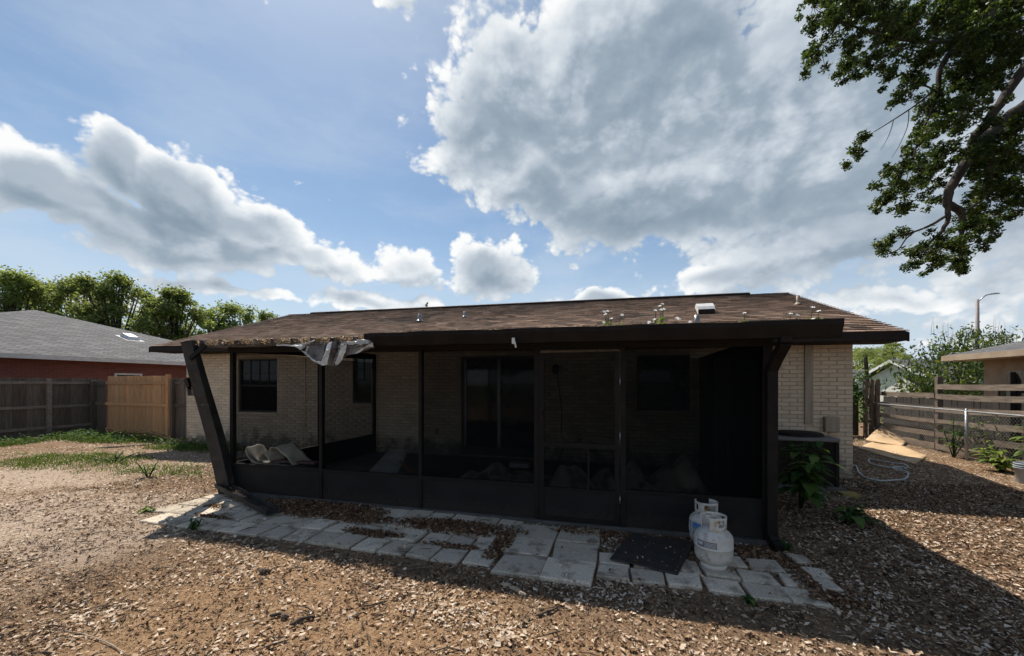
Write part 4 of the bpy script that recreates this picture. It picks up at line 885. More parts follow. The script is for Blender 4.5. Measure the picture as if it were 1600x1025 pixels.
def white_house():
    t = thing('white_gable_house', 'small white gable house far behind the side passage', 'house', ptd(1400, 600, 34).to_tuple())
    PINV[t.name] = Matrix.Translation(t.location).inverted()
    wl = pm('white_stucco', (.72,.69,.63), (.62,.59,.53), 2, .9, .3, 12)
    d = 34; c = ptd(1400, 600, d); fw = Vector((.98, .2, 0)).normalized(); rt = Vector((fw.y, -fw.x, 0)); hw = 3.0
    apex = ptd(1400, 564, d); ze = HC+(600-588)/F*d; za = apex.z
    P = lambda u, v, z: Vector((c.x, c.y, 0))+rt*u+fw*v+Vector((0,0,z))
    ua = (apex-c).dot(rt)
    m = MB(); m.add([P(-hw,0,-.2),P(hw*1.6,0,-.2),P(hw*1.6,0,ze-.3),P(ua,0,za-.2),P(-hw,0,ze-.2),P(-hw,9,-.2),P(hw*1.6,9,-.2),P(hw*1.6,9,ze-.3),P(ua,9,za-.2),P(-hw,9,ze-.2)], [(0,1,2,3,4),(5,9,8,7,6),(1,6,7,2),(0,4,9,5)]); m.build('wall', wl, t)
    m = MB(); s = (za-ze)/(ua+hw)
    e0 = (-hw-.7, ze-.7*s); e1 = (hw*1.9, za-(hw*1.9-ua)*s)
    for (u0, z0) in (e0, e1):
        m.hexa([P(ua,-.5,za-.05),P(u0,-.5,z0-.05),P(u0,9.4,z0-.05),P(ua,9.4,za-.05),P(ua,-.5,za+.12),P(u0,-.5,z0+.12),P(u0,9.4,z0+.12),P(ua,9.4,za+.12)])
    m.build('roof', M['greyroof'], t)
    m = MB()
    for (u0, z0) in (e0, e1): m.bar(P(ua,-.53,za), P(u0,-.53,z0), .05, .22)
    m.build('rake_board', pm('white_rake', (.8,.79,.77), (.72,.71,.7), 4, .5), t)
    t2 = thing('long_low_house', 'grey roofed low house glimpsed under the palms behind the side passage', 'house', ptd(1340, 600, 55).to_tuple())
    a = ptd(1322, 600, 52); b = ptd(1372, 600, 52); up = lambda p, z: Vector((p.x, p.y, z)); bk = Vector((2,8,0))
    MB().hexa([up(a,-.2),up(b,-.2),up(b+bk,-.2),up(a+bk,-.2),up(a,2.4),up(b,2.4),up(b+bk,2.4),up(a+bk,2.4)]).build('wall', wl, t2)
    MB().hexa([up(a,2.41),up(b,2.41),up(b+bk,2.41),up(a+bk,2.41),up(a+bk*.45,3.7),up(b+bk*.45,3.7),up(b+bk*.55,3.7),up(a+bk*.55,3.7)]).build('roof', M['greyroof'], t2)
white_house()
def street_lamp():
    d = 32; p = ptd(1527, 600, d); t = thing('street_lamp', 'tall street lamp post with curved arm behind the right bushes', 'street lamp', (p.x, p.y, 0))
    mt = pm('lamp_post', (.30,.25,.25), (.24,.2,.2), 4, .6); top = ptd(1527, 468, d).z
    MB().tube([(p.x,p.y,-.2),(p.x,p.y,top)], [.17,.11], 12).build('pole', mt, t)
    a = ptd(1528, 471, d); b = ptd(1540, 461.5, d); c = ptd(1549, 459, d); e = ptd(1559, 458, d)
    MB().tube([a, b, c, e], .045, 8).build('arm', M['galv'], t)
    MB().bar(c, e+Vector((.1,0,-.03)), .28, .12, w2=.16, h2=.06).build('lamp_head', M['galv'], t, .02)
street_lamp()
# ------------------------------------------------------------------ trees
def clump_leaves(cl, dens, L, spread=.5, flat=.8):
    P = []
    for (c, r) in cl:
        n = max(8, int(dens*r[0]*r[1]*4))
        d = RNG.normal(size=(n, 3)); d /= np.linalg.norm(d, axis=1)[:,None]; q = RNG.random(n)**.45*np.where(RNG.random(n) < .30, 1.65, 1.)
        P.append(np.array(c)+d*np.array([r[0], r[0], r[1]])*q[:,None])
    return np.concatenate(P)
def make_crown(name, P, L, mat, parent, wr=.45, rnd=None, droop=0):
    n = len(P); rnd = RNG.random(n) if rnd is None else rnd
    return link(name, leaf_mesh(name, P, RNG.uniform(.7,1.3,n)*L, RNG.uniform(.7,1.3,n)*L*wr, RNG.uniform(0,6.28,n), RNG.uniform(-.9,.9,n)+droop, RNG.uniform(-1.2,1.2,n), rnd), mat, parent)
def far_tree(name, px, topy, d, wpx, label, seed, mat='leaf_tree', group=None, base=0, dens=26, leafL=.30):
    rnd = random.Random(seed); b = ptd(px, 600, d); H = HC+(HY-topy)/F*d; W2 = wpx/F*d/2
    t = thing(name, label, 'tree', (b.x, b.y, base), group)
    tr = MB(); th = H*.38; lean = rnd.uniform(-.4,.4)
    tr.tube([(b.x,b.y,-.2),(b.x+lean*.3,b.y,th*.5),(b.x+lean,b.y+.1,th)], [H*.028,H*.022,H*.018], 8)
    cl = []
    nb = 26+int(W2*6)
    for i in range(nb):
        a = rnd.uniform(0, 6.28); q = rnd.random()**.6; z = H*(.30+.70*rnd.random()**.8); lim = W2*math.sqrt(max(.08, 1-((z-H*.62)/(H*.42))**2))
        r = rnd.uniform(.13,.27)*W2; r = min(r, 1.5)
        c = (b.x+lean+math.cos(a)*q*(lim-r*.5), b.y+math.sin(a)*q*(lim-r*.5), min(z, H-r*.6)); cl.append((c, (r, r*.88)))
        s = Vector((b.x+lean, b.y+.1, th*rnd.uniform(.8,1))); e = Vector(c); mid = s.lerp(e, .5)+Vector((0,0,-.1*H*.3)); tr.tube([s, mid, e], [H*.012,H*.008,H*.003], 6)
    tr.build('trunk', M['bark'], t)
    P = clump_leaves(cl, dens*6, leafL); make_crown('crown', P, leafL, M[mat], t, .6)
lt = [(12,426,40,110,'dark leafy tree at the far left edge above the grey roof'), (72,445,52,70,'thin crowned tree between the dark left tree and the pale one'), (122,440,44,90,'loose pale tree above the peak of the grey roof'),
      (182,433,42,105,'tallest airy tree above the grey roof with visible limbs'), (232,462,46,70,'low round tree tucked behind the airy tree'), (272,455,38,90,'dense bright green tree left of the brown roof'), (325,482,45,70,'small tree at the edge of the brown roof'),
      (372,478,48,70,'round topped tree just above the brown roof slope'), (415,487,55,50,'lowest tree top peeking over the brown roof')]
for i, a in enumerate(lt): far_tree('shade_tree', a[0], a[1], a[2], a[3]*1.15, a[4], 40+i, group='trees behind the left houses', dens=17+8*(i in (0,5)), leafL=.30)
far_tree('shade_tree', 664, 473, 60, 14, 'tiny tree top showing over the middle of the brown ridge', 77, dens=16, leafL=.3)
far_tree('shade_tree', 1392, 537, 46, 60, 'light green tree behind the white gable house', 61, dens=18, leafL=.3)
far_tree('shade_tree', 1345, 545, 60, 50, 'green tree behind the palm at the house corner', 62, dens=18, leafL=.3)
def palm(px, d, topy, label, seed):
    rnd = random.Random(seed); b = ptd(px, 600, d); H = HC+(HY-topy)/F*d; t = thing('palm_tree', label, 'palm', (b.x,b.y,0), 'palms behind the side passage')
    MB().tube([(b.x,b.y,-.2),(b.x+.1,b.y,H*.5),(b.x,b.y,H*.8)], [.16,.13,.12], 8).build('trunk', M['bark'], t)
    for i in range(15):
        a = i*2.4+rnd.uniform(-.2,.2); el = rnd.uniform(-.1,1.1); L = rnd.uniform(1.8,2.5); pts = []; P = []; yaw = []; pit = []
        for k in range(14):
            q = k/13; r = L*q*math.cos(el*(1-q*.6)); z = H*.8+L*(math.sin(el)*q-.75*q*q); pts.append(Vector((b.x+math.cos(a)*r, b.y+math.sin(a)*r, z)))
        for k in range(2, 14):
            for s in (-1, 1):
                for e in (0, .5):
                    p = pts[k].lerp(pts[k-1], e); P.append(p+Vector((-math.sin(a)*s*.22, math.cos(a)*s*.22, -.12))); yaw.append(a+s*1.25); pit.append(.5)
        n = len(P); me = leaf_mesh('frond', np.array(P), .6, .05, np.array(yaw), np.array(pit), np.zeros(n), RNG.random(n)); link('frond', me, M['leaf_tree'], t)
palm(1352, 30, 534, 'feathery palm just right of the cream house corner', 1)
palm(1380, 38, 545, 'smaller palm between the house corner and the white gable', 2)
# leafy bush beyond the right fence
def big_bush():
    b = ptd(1480, 600, 19); t = thing('leafy_bush', 'large dark drooping bush between white gable and stucco house', 'bush', (b.x, b.y, 0))
    blobs = [(1440,590,17,1.0,.7),(1470,565,18,1.1,.8),(1505,545,19,1.2,.8),(1450,610,16.5,.9,.8),(1500,600,17.5,1.3,1.0),(1535,585,18,1.1,1.),(1550,545,20,.9,.7),(1425,605,17.5,.6,.6),(1530,560,19,1.,.7),(1480,550,19,.7,.5),(1568,528,21,.5,.5),(1515,524,20,.6,.4),(1570,570,18.5,1.,1.),(1466,635,16.5,1.,.9),(1510,640,17,1.1,.9)]
    cl = []; tr = MB()
    for (px, py, d, r, rz) in blobs:
        c = ptd(px, py, d); cl.append((tuple(c), (r, rz))); tr.tube([(b.x,b.y,.0), (b.x*.5+c.x*.5, b.y*.5+c.y*.5, c.z*.45), c], [.09,.05,.015], 6)
    tr.build('trunk', M['bark'], t); P = clump_leaves(cl, 150, .2); make_crown('crown', P, .22, M['leaf_oak'], t, .34, droop=.7)
    tw = MB()
    for i in range(26):
        c = ptd(random.uniform(1440,1600), random.uniform(520,560), 19); tw.tube([c, c+Vector((random.uniform(-.15,.15),0,random.uniform(.5,1.0)))], [.008,.003], 4)
    tw.build('twig', M['palestick'], t, kind='stuff')
big_bush()
# big oak whose limbs hang in from the right
def oak():
    t = thing('live_oak', 'live oak limb with dark foliage hanging into the upper right sky', 'tree', (9.6, 8.2, 0))
    A = lambda x, y, d: ptd(1240+x*.439, y*.439, d)
    B = Vector((9.6, 8.2, -.1))
    limbs = [([B, Vector((9.5,8.3,2.2)), Vector((9.1,8.6,4.0))], [.42,.34,.30]),
             ([Vector((9.1,8.6,4.0)), A(1100,330,7.3), A(900,350,7.2), A(820,380,7.15), A(740,440,7.1), A(680,500,7.0), A(620,570,6.95), A(580,630,6.95), A(550,690,6.95), A(545,730,6.95)], [.25,.19,.14,.12,.11,.10,.092,.085,.078,.07]),
             ([A(545,730,6.95), A(590,745,7.0), A(605,790,7.0), A(595,850,7.05)], [.07,.07,.05,.03]),
             ([A(548,720,6.95), A(550,770,6.9), A(530,820,6.9), A(480,870,6.9), A(450,910,6.9)], [.05,.045,.035,.025,.01]),
             ([A(540,770,6.9), A(490,800,6.85), A(430,825,6.8), A(360,840,6.8)], [.03,.024,.018,.006]),
             ([A(430,825,6.8), A(400,850,6.8), A(375,885,6.8), A(345,900,6.8)], [.016,.014,.01,.005]),
             ([Vector((9.1,8.6,4.0)), A(1100,100,7.6), A(900,200,7.5), A(820,245,7.45), A(760,330,7.4), A(700,420,7.35), A(640,490,7.3), A(635,540,7.2)], [.22,.17,.13,.10,.09,.085,.075,.06]),
             ([A(1100,100,7.6), A(900,-120,7.6), A(720,-40,7.5), A(700,40,7.45), A(660,100,7.4), A(590,140,7.35), A(555,190,7.3), A(520,250,7.3), A(515,330,7.25), A(490,400,7.2), A(455,470,7.2), A(425,560,7.2)], [.15,.13,.11,.10,.085,.07,.06,.05,.04,.03,.02,.008]),
             ([A(515,310,7.25), A(440,370,7.0), A(350,430,6.9), A(270,478,6.8)], [.022,.016,.011,.006]),
             ([A(355,430,6.9), A(340,480,6.9), A(310,535,6.9)], [.008,.006,.003]), ([A(410,395,6.95), A(405,450,6.95), A(375,520,6.95), A(350,560,6.95)], [.009,.007,.005,.003]),
             ([A(680,550,7.0), A(705,590,7.1), A(690,690,7.1), A(620,745,7.1)], [.03,.03,.025,.012]),
             ([A(590,140,7.35), A(480,150,7.3), A(330,130,7.2), A(180,80,7.1), A(90,40,7.1)], [.05,.035,.028,.018,.008]), ([A(330,130,7.2), A(250,220,7.1), A(200,260,7.1)], [.02,.012,.006]),
             ([A(515,330,7.25), A(450,300,7.3), A(400,330,7.2)], [.02,.014,.006])]
    m = MB()
    for pts, r in limbs:
        P = []; Q = []        # smooth the polylines
        n = len(pts)
        for i in range(n-1):
            p0, p1, p2, p3 = pts[max(i-1,0)], pts[i], pts[i+1], pts[min(i+2,n-1)]
            for k in range(4):
                u = k/4; P.append(.5*((2*p1)+(p2-p0)*u+(2*p0-5*p1+4*p2-p3)*u*u+(3*p1-p0-3*p2+p3)*u**3)); Q.append(r[i]*(1-u)+r[i+1]*u)
        P.append(pts[-1]); Q.append(r[-1]); P = [p+Vector((random.uniform(-1,1),random.uniform(-1,1),random.uniform(-1,1)))*q*.18 for p, q in zip(P, Q)]
        m.tube(P, [q*(.85 if q < .2 else 1) for q in Q], 10)
    m.build('trunk', M['bark'], t)
    # foliage clumps (zoomed photo coordinates, radius in the same units)
    C = [(70,20,60),(60,110,45),(100,190,50),(60,200,30),(150,60,70),(200,30,60),(260,60,70),(200,150,45),(215,215,45),(195,265,32),(250,270,22),(300,140,60),(310,210,50),(360,60,80),(380,170,60),(350,250,45),(370,330,35),(430,100,70),(450,230,50),(420,290,35),(500,60,70),(530,140,60),(490,190,45),(560,30,60),(600,70,50),(640,30,50),(440,290,28),(590,230,60),(640,180,50),(560,300,50),(620,300,60),(480,350,40),(470,430,45),(540,390,50),(600,400,60),(680,350,50),(520,470,50),(580,500,45),(440,500,40),(430,560,45),(500,560,50),(370,590,40),(330,610,30),(560,560,40),(400,650,50),(340,660,40),(310,730,28),(340,700,35),(420,720,45),(470,660,50),(500,720,35),(470,600,45),(390,760,22),
         (640,130,45),(720,150,60),(760,60,60),(800,120,60),(780,20,50),(720,240,40),(770,200,40),(680,280,40),(800,160,40),(730,310,30),(640,600,40),(700,640,45),(760,600,50),(800,540,50),(720,540,40),(780,660,45),(690,700,45),(740,720,45),(800,720,40),(650,680,35),(780,775,25),(640,760,40),(690,780,45),(620,830,50),(560,880,50),(660,860,45),(500,850,35),(460,900,38),(430,930,30),(500,930,40),(560,940,35),(600,910,40),(590,970,18),(470,970,18),(650,800,40),(700,840,25),(330,890,28),(350,860,20),(310,880,18),(400,830,20),(215,540,22),(235,500,20),(200,580,18),(255,490,14),(760,440,40),(800,450,40),(700,460,30),(750,500,40)]
    C += [(random.uniform(560,830), random.uniform(0,330), random.uniform(28,45)) for _ in range(26)]+[(random.uniform(640,830), random.uniform(400,660), random.uniform(25,42)) for _ in range(16)]+[(random.uniform(120,420), random.uniform(0,120), random.uniform(25,40)) for _ in range(12)]
    cl = []
    for x, y, r in C:
        d = 7.0+random.uniform(-.6,.9); rr = r*.439/F*d*1.05; cl.append((tuple(A(x, y, d)), (rr, rr*.9)))
        if random.random() < .5: d2 = d+random.uniform(.5,1.2); cl.append((tuple(A(x+random.uniform(-25,25)+10, y+random.uniform(-25,15), d2)), (rr*.8, rr*.7)))
    tw = MB()
    # break each clump into small sprays so the sky shows between
    sp = []
    for c, r in cl:
        for _ in range(max(3, int(9*(r[0]/.22)**1.5))):
            d = Vector((random.gauss(0,1), random.gauss(0,1), random.gauss(0,1))).normalized()*r[0]*random.random()**.45*random.choice((1,1,1.3))
            q = Vector(c)+d; s = random.uniform(.06,.12); sp.append((tuple(q), (s, s*.8)))
            if random.random() < .6: tw.tube([Vector(c), q], [.006,.003], 4, cap=False)
    # the crown goes on outside the photograph
    for _ in range(800):
        c = Vector((random.gauss(10.2,1.8), random.gauss(8.6,1.6), random.uniform(4.6,10))); 
        X = c.x*cT+c.y*sT; D = -c.x*sT+c.y*cT
        if D > 0 and CX+F*X/D < 1640: continue
        s = random.uniform(.15,.28); sp.append((tuple(c), (s, s*.7)))
    tw.build('twig', M['bark'], t, kind='stuff')
    P = []
    for c, r in sp:
        n = int(46*(r[0]/.08)); d = RNG.normal(size=(n,3)); d /= np.linalg.norm(d, axis=1)[:,None]; P.append(np.array(c)+d*np.array([r[0],r[0],r[1]])*(RNG.random(n)**.5)[:,None])
    P = np.concatenate(P); rv = np.clip(fb(P[:,0]+P[:,1], P[:,2], 1.4, 5)*.9-.1+RNG.normal(0,.22,len(P)), 0, 1)
    make_crown('crown', P, .062, M['leaf_oak'], t, .5, rv)
oak()
# ------------------------------------------------------------------ plants
def broad_plant(name, base, h, n, L, label, mat, cat='plant', seed=0, group=None, stems=1, spread=.25):
    rnd = random.Random(seed); t = thing(name, label, cat, tuple(base), group); st = MB(); P = []; yaw = []; pit = []; LL = []
    for s in range(stems):
        a0 = rnd.uniform(0,6.28); top = Vector(base)+Vector((math.cos(a0)*spread*rnd.random(), math.sin(a0)*spread*rnd.random(), h*rnd.uniform(.7,1))); st.tube([Vector(base)-Vector((0,0,.03)), Vector(base).lerp(top,.5)+Vector((rnd.uniform(-.03,.03),0,0)), top], [.012,.009,.005], 6)
        for i in range(n):
            q = rnd.uniform(.25,1); p = Vector(base).lerp(top, q); a = i*2.4+rnd.uniform(-.4,.4); l = L*rnd.uniform(.6,1.15)*(1.15-.5*q); e = rnd.uniform(-.1,.55)
            tip = p+Vector((math.cos(a)*l, math.sin(a)*l, math.sin(e)*l*.5)); st.tube([p, p.lerp(tip,.4)], .004, 4)
            P.append(p.lerp(tip,.65)); yaw.append(a); pit.append(-e*.5+.35); LL.append(l)
    st.build('stem', M['leaf_plant'], t); k = len(P); LL = np.array(LL)
    # broad leaves: a small grid each, arched along the midrib
    V = []; Fa = []; rr = []; nu, nv = 6, 4
    for p, a, e, l in zip(P, yaw, pit, LL):
        if L >= .15: V = []; Fa = []; rr = []
        o = len(V); w = l*.42; ca, sa = math.cos(a), math.sin(a); rv = rnd.random()
        for i in range(nu+1):
            u = i/nu; prof = math.sin(math.pi*u**.8)*.5+.02
            for j in range(nv+1):
                v = (j/nv-.5)*2; x = (u-.5)*l; y = v*w*prof; z = -.5*l*(u-.35)**2-e*x*.6+abs(v)*w*.16*prof
                V.append((p.x+ca*x-sa*y, p.y+sa*x+ca*y, max(p.z+z, base[2]+.01)))
        for i in range(nu):
            for j in range(nv): q = o+i*(nv+1)+j; Fa.append((q,q+1,q+nv+2,q+nv+1)); rr.append(rv)
        if L >= .15: link('leaf', np_mesh('leaf', np.array(V), np.array(Fa), np.array(rr), True), mat, t)
    if L < .15: link('leaves', np_mesh('leaves', np.array(V), np.array(Fa), np.array(rr), True), mat, t, kind='stuff')
    return t
def gnd(px, py):
    p = gp(px, py); return Vector((p.x, p.y, float(ground_z(p.x, p.y))))
broad_plant('leafy_plant', gnd(1250,795), .92, 18, .33, 'tall broad-leaved plant in front of the air conditioner', M['leaf_plant'], seed=3, stems=5, spread=.36)
broad_plant('leafy_plant', gnd(1333,818), .26, 13, .24, 'low green rosette plant on shaded soil right of the porch', M['leaf_plant'], seed=4, stems=2, spread=.1)
broad_plant('leafy_plant', gnd(1565,738), .42, 14, .26, 'yellow-green leafy plant at the foot of the chain link fence', M['leaf_lime'], seed=5, stems=5, spread=.35)
broad_plant('vine', gnd(1490,716), .95, 16, .17, 'climbing vine on the chain link left of its post', M['leaf_plant'], seed=6, stems=6, spread=.4)
broad_plant('vine', gnd(1552,724), 1.05, 14, .2, 'climbing vine on the chain link right of its post', M['leaf_lime'], seed=7, stems=4, spread=.45)
broad_plant('shrub', gnd(1612,740), 1.15, 18, .22, 'leafy shrub at the right edge before the fence', M['leaf_lime'], seed=8, stems=6, spread=.3)
broad_plant('weed', gnd(1232,860), .10, 9, .07, 'tiny weed by the downspout foot', M['leaf_plant'], seed=9, stems=4, spread=.1)
broad_plant('weed', gnd(1170,942), .06, 7, .06, 'tiny weed at the paver edge below the tanks', M['leaf_plant'], seed=10, stems=3, spread=.05)
broad_plant('weed', gnd(300,828), .14, 8, .06, 'small weed growing at the front of the left pavers', M['leaf_plant'], seed=11, stems=5, spread=.1)
broad_plant('weed', gnd(230,800), .07, 8, .09, 'lime green weed at the left tip of the pavers', M['leaf_lime'], seed=12, stems=4, spread=.14)
broad_plant('weed', gnd(232,745), .30, 20, .06, 'upright weed standing left of the fallen beam', M['leaf_lime'], seed=13, stems=5, spread=.25)
broad_plant('weed', gnd(180,722), .20, 22, .055, 'spreading weed in the middle of the left yard', M['leaf_plant'], seed=14, stems=10, spread=.6)
def gate_vine():
    t = thing('ivy', 'tangled dry ivy over the old side gate', 'ivy', (5.9, 14.6, 0)); cl = []
    for _ in range(46): cl.append(((random.uniform(4.5,7.3), 14.65+random.uniform(-.35,.3), random.uniform(.5,2.0)), (random.uniform(.2,.4), random.uniform(.15,.3))))
    P = clump_leaves(cl, 200, .1); make_crown('leaves', P, .10, M['leaf_plant'], t, .6)
    tw = MB()
    for _ in range(60): p = Vector((random.uniform(4.6,7.2), 14.45, random.uniform(.2,1.9))); tw.tube([p, p+Vector((random.uniform(-.4,.4),random.uniform(-.2,.1),random.uniform(-.5,.3)))], .008, 4)
    tw.build('stem', M['stick'], t)
gate_vine()
def daisies(px0, py0, stems, label, seed):
    rnd = random.Random(seed); b = pt(px0, py0, 4.22); b.z = pz(b.x, 4.22)+.03
    t = thing('flowering_weed', label, 'flower', tuple(b), 'white flowering weeds growing in the porch gutter'); st = MB(); P = []; fw = []
    for (px, py) in stems:
        tip = pt(px, py, 4.22+rnd.uniform(-.06,.1)); base = b+Vector(((tip.x-b.x)*.55+rnd.uniform(-.03,.03), rnd.uniform(0,.08), 0)); mid = base.lerp(tip, .55)+Vector((rnd.uniform(-.015,.015),0,0)); st.tube([base, mid, tip], [.0035,.003,.002], 5); fw.append(tip)
        for i in range(18): q = rnd.uniform(.02,.62)**1.2; p = base.lerp(tip, q); P.append(p+Vector((rnd.gauss(0,.022),rnd.gauss(0,.02),rnd.gauss(0,.01))))
    st.build('stem', M['leaf_plant'], t); k = len(P)
    link('leaves', leaf_mesh('leaves', np.array(P), RNG.uniform(.03,.06,k), RNG.uniform(.012,.025,k), RNG.uniform(0,6.28,k), RNG.uniform(-.6,.6,k), RNG.uniform(-.6,.6,k), RNG.random(k)), M['leaf_lime'], t)
    for c in fw:
        m = MB(); fx = Vector((rnd.uniform(-.4,.4), rnd.uniform(-.9,-.3), 1)).normalized(); u = fx.cross(Vector((1,0,0))).normalized(); w = fx.cross(u)
        for i in range(5):
            a = i*1.2566; d = u*math.cos(a)+w*math.sin(a); e = u*math.cos(a+.42)+w*math.sin(a+.42); g = u*math.cos(a-.42)+w*math.sin(a-.42)
            m.add([c, c+g*.016+fx*.003, c+d*.023+fx*.001, c+e*.016+fx*.003], [(0,1,2,3)])
        m.build('flower', PET, t)
PET = pm('white_petal', (.85,.84,.80), (.78,.77,.72), 6, .6)
daisies(955, 514, [(944,487),(949,486),(946,491),(955,498),(944,503),(972,492)], 'thin white flowered weed left of the middle of the porch gutter', 1)
daisies(1033, 511, [(1031,478),(1035,475),(1024,485),(1033,484),(1037,483),(1023,499),(1014,503),(1000,508),(1022,507),(1058,497),(1061,499),(1052,506),(1078,503),(1013,506)], 'largest clump of white flowered weeds in the porch gutter', 2)
daisies(1166, 506, [(1163,489),(1157,503),(1180,505)], 'small white flowered weed right of the roof vent', 3)
daisies(1258, 502, [(1235,490),(1246,492),(1270,480),(1279,486),(1271,498)], 'white flowered weed near the right end of the porch gutter', 4)
# ------------------------------------------------------------------ loose things in the yard
def build_loose():
    hz = lambda p, dz=.014: Vector((p.x, p.y, float(ground_z(p.x, p.y))+dz))
    pts = [(1333,690+25),(1336,728),(1343,742),(1355,750),(1375,754),(1395,753),(1412,751),(1419,745),(1416,739),(1402,736),(1396,733),(1405,731),(1419,733),(1414,728),(1395,725),(1375,722),(1362,719),(1357,721),(1362,727),(1380,731),(1398,733),(1412,735)]
    P = [gp(*p) for p in pts]; P[0] = Vector((3.95, 8.6, 0)); Q = []
    for i in range(len(P)-1):
        p0, p1, p2, p3 = P[max(i-1,0)], P[i], P[i+1], P[min(i+2,len(P)-1)]
        for k in range(5): u = k/5; Q.append(hz(.5*((2*p1)+(p2-p0)*u+(2*p0-5*p1+4*p2-p3)*u*u+(3*p1-p0-3*p2+p3)*u**3), .018))
    MB().tube(Q, .014, 8).build('garden_hose', pm('pale_hose', (.50,.53,.52), (.42,.45,.44), 8, .5), label='pale garden hose looped on the soil beside the house corner', category='hose')
    cb = pm('tan_cardboard', (.62,.43,.25), (.52,.35,.19), 2, .85, .15, 20, stain=((.62,.58,.50), 1.2, .55, .68, .7))
    def sheet(cs, hs, name, label, nu=14, nv=10):
        def fn(u, v):
            p = (cs[0]*(1-u)+cs[1]*u)*(1-v)+(cs[3]*(1-u)+cs[2]*u)*v; z = (hs[0]*(1-u)+hs[1]*u)*(1-v)+(hs[3]*(1-u)+hs[2]*u)*v
            return Vector((p.x, p.y, float(ground_z(p.x,p.y))+.025+z+.02*math.sin(u*6+v*2)*math.sin(v*5)))
        m = MB(); m.grid(fn, nu, nv, smooth=True); o = m.build(name, cb, label=label, category='cardboard'); q = o.modifiers.new('solid','SOLIDIFY'); q.thickness = .006
    sheet([gp(1340,702), gp(1430,728), gp(1452,713), gp(1376,688)], (0,0,0,.02), 'cardboard_sheet', 'large flat tan cardboard sheet on the ground in the side passage')
    sheet([gp(1352,692)+Vector((0,0,.0)), gp(1410,700), gp(1412,694)+Vector((.4,.5,0)), gp(1378,686)], (.05,.03,.05,.42), 'cardboard_sheet', 'folded tan cardboard rising to a peak behind the flat sheet')
    # tipped bucket at the right edge
    p = gnd(1606, 756); t = thing('bucket', 'grey plastic bucket cut off by the right picture edge', 'bucket', tuple(p)); bk = pm('grey_bucket', (.36,.39,.42), (.30,.33,.36), 6, .5)
    MB().lathe([(0,.0),(.115,.0),(.125,.02),(.145,.30),(.152,.30),(.152,.325),(.145,.325),(.138,.30),(.12,.02),(0,.015)], p, 28).build('body', bk, t)
    for z in (.24,.27): MB().lathe([(.143,z),(.156,z+.004),(.156,z+.012),(.143,z+.016)], p, 28).build('rib', bk, t)
    def rough(pts, r):
        P = [hz(gp(*q), r*.6+.008) for q in pts]; Q = []
        for i in range(len(P)-1):
            for k in range(4): Q.append(P[i].lerp(P[i+1], k/4)+Vector((random.uniform(-1,1), random.uniform(-1,1), random.uniform(-.5,.5)))*r*.45)
        Q.append(P[-1]); n = len(Q); return Q, [r*random.uniform(.45,.95)*(1 if 0 < i < n-1 else .35) for i in range(n)]
    st = lambda pts, r, mat, label, name='stick': MB().tube(*rough(pts, r), 6, smooth=False).build(name, M[mat], label=label, category='stick')
    st([(147,702),(190,699),(236,696)], .03, 'palestick', 'long pale pole lying on the grass before the cedar panel', 'pole')
    st([(455,980),(472,972),(492,968)], .022, 'stick', 'dark thick stick on sunlit soil, bottom centre left')
    st([(424,967),(440,965),(452,969)], .02, 'stick', 'short dark bark piece left of the thick stick')
    st([(402,893),(412,897),(424,896)], .026, 'stick', 'dark bark chunk on sunlit soil below the left pavers')
    st([(98,990),(130,996),(165,1008),(198,1026)], .006, 'palestick', 'thin curved pale twig at the bottom left corner')
    st([(74,1024),(82,1005),(97,991)], .006, 'stick', 'thin dark twig joining the pale twig at bottom left')
    st([(782,916),(800,922),(822,934)], .024, 'palestick', 'pale broken branch on the shadow edge below the large pavers')
    st([(560,953),(585,948),(606,942)], .009, 'stick', 'thin dark twig in the middle of the sunlit soil')
    st([(838,965),(852,960),(870,953)], .014, 'stick', 'reddish brown twig right of the bottom middle')
    st([(1410,870),(1440,878),(1465,884)], .014, 'stick', 'brown stick in the dark shadow on the right')
    st([(1160,915),(1180,922),(1212,936)], .009, 'stick', 'thin dark twig lying on the right pavers')
    st([(1205,905),(1225,897),(1240,894)], .008, 'stick', 'thin forked twig on the pavers right of the tanks')
    st([(75,711),(88,710),(95,715)], .016, 'stick', 'small dark stick on the leaves near the left fence')
build_loose()
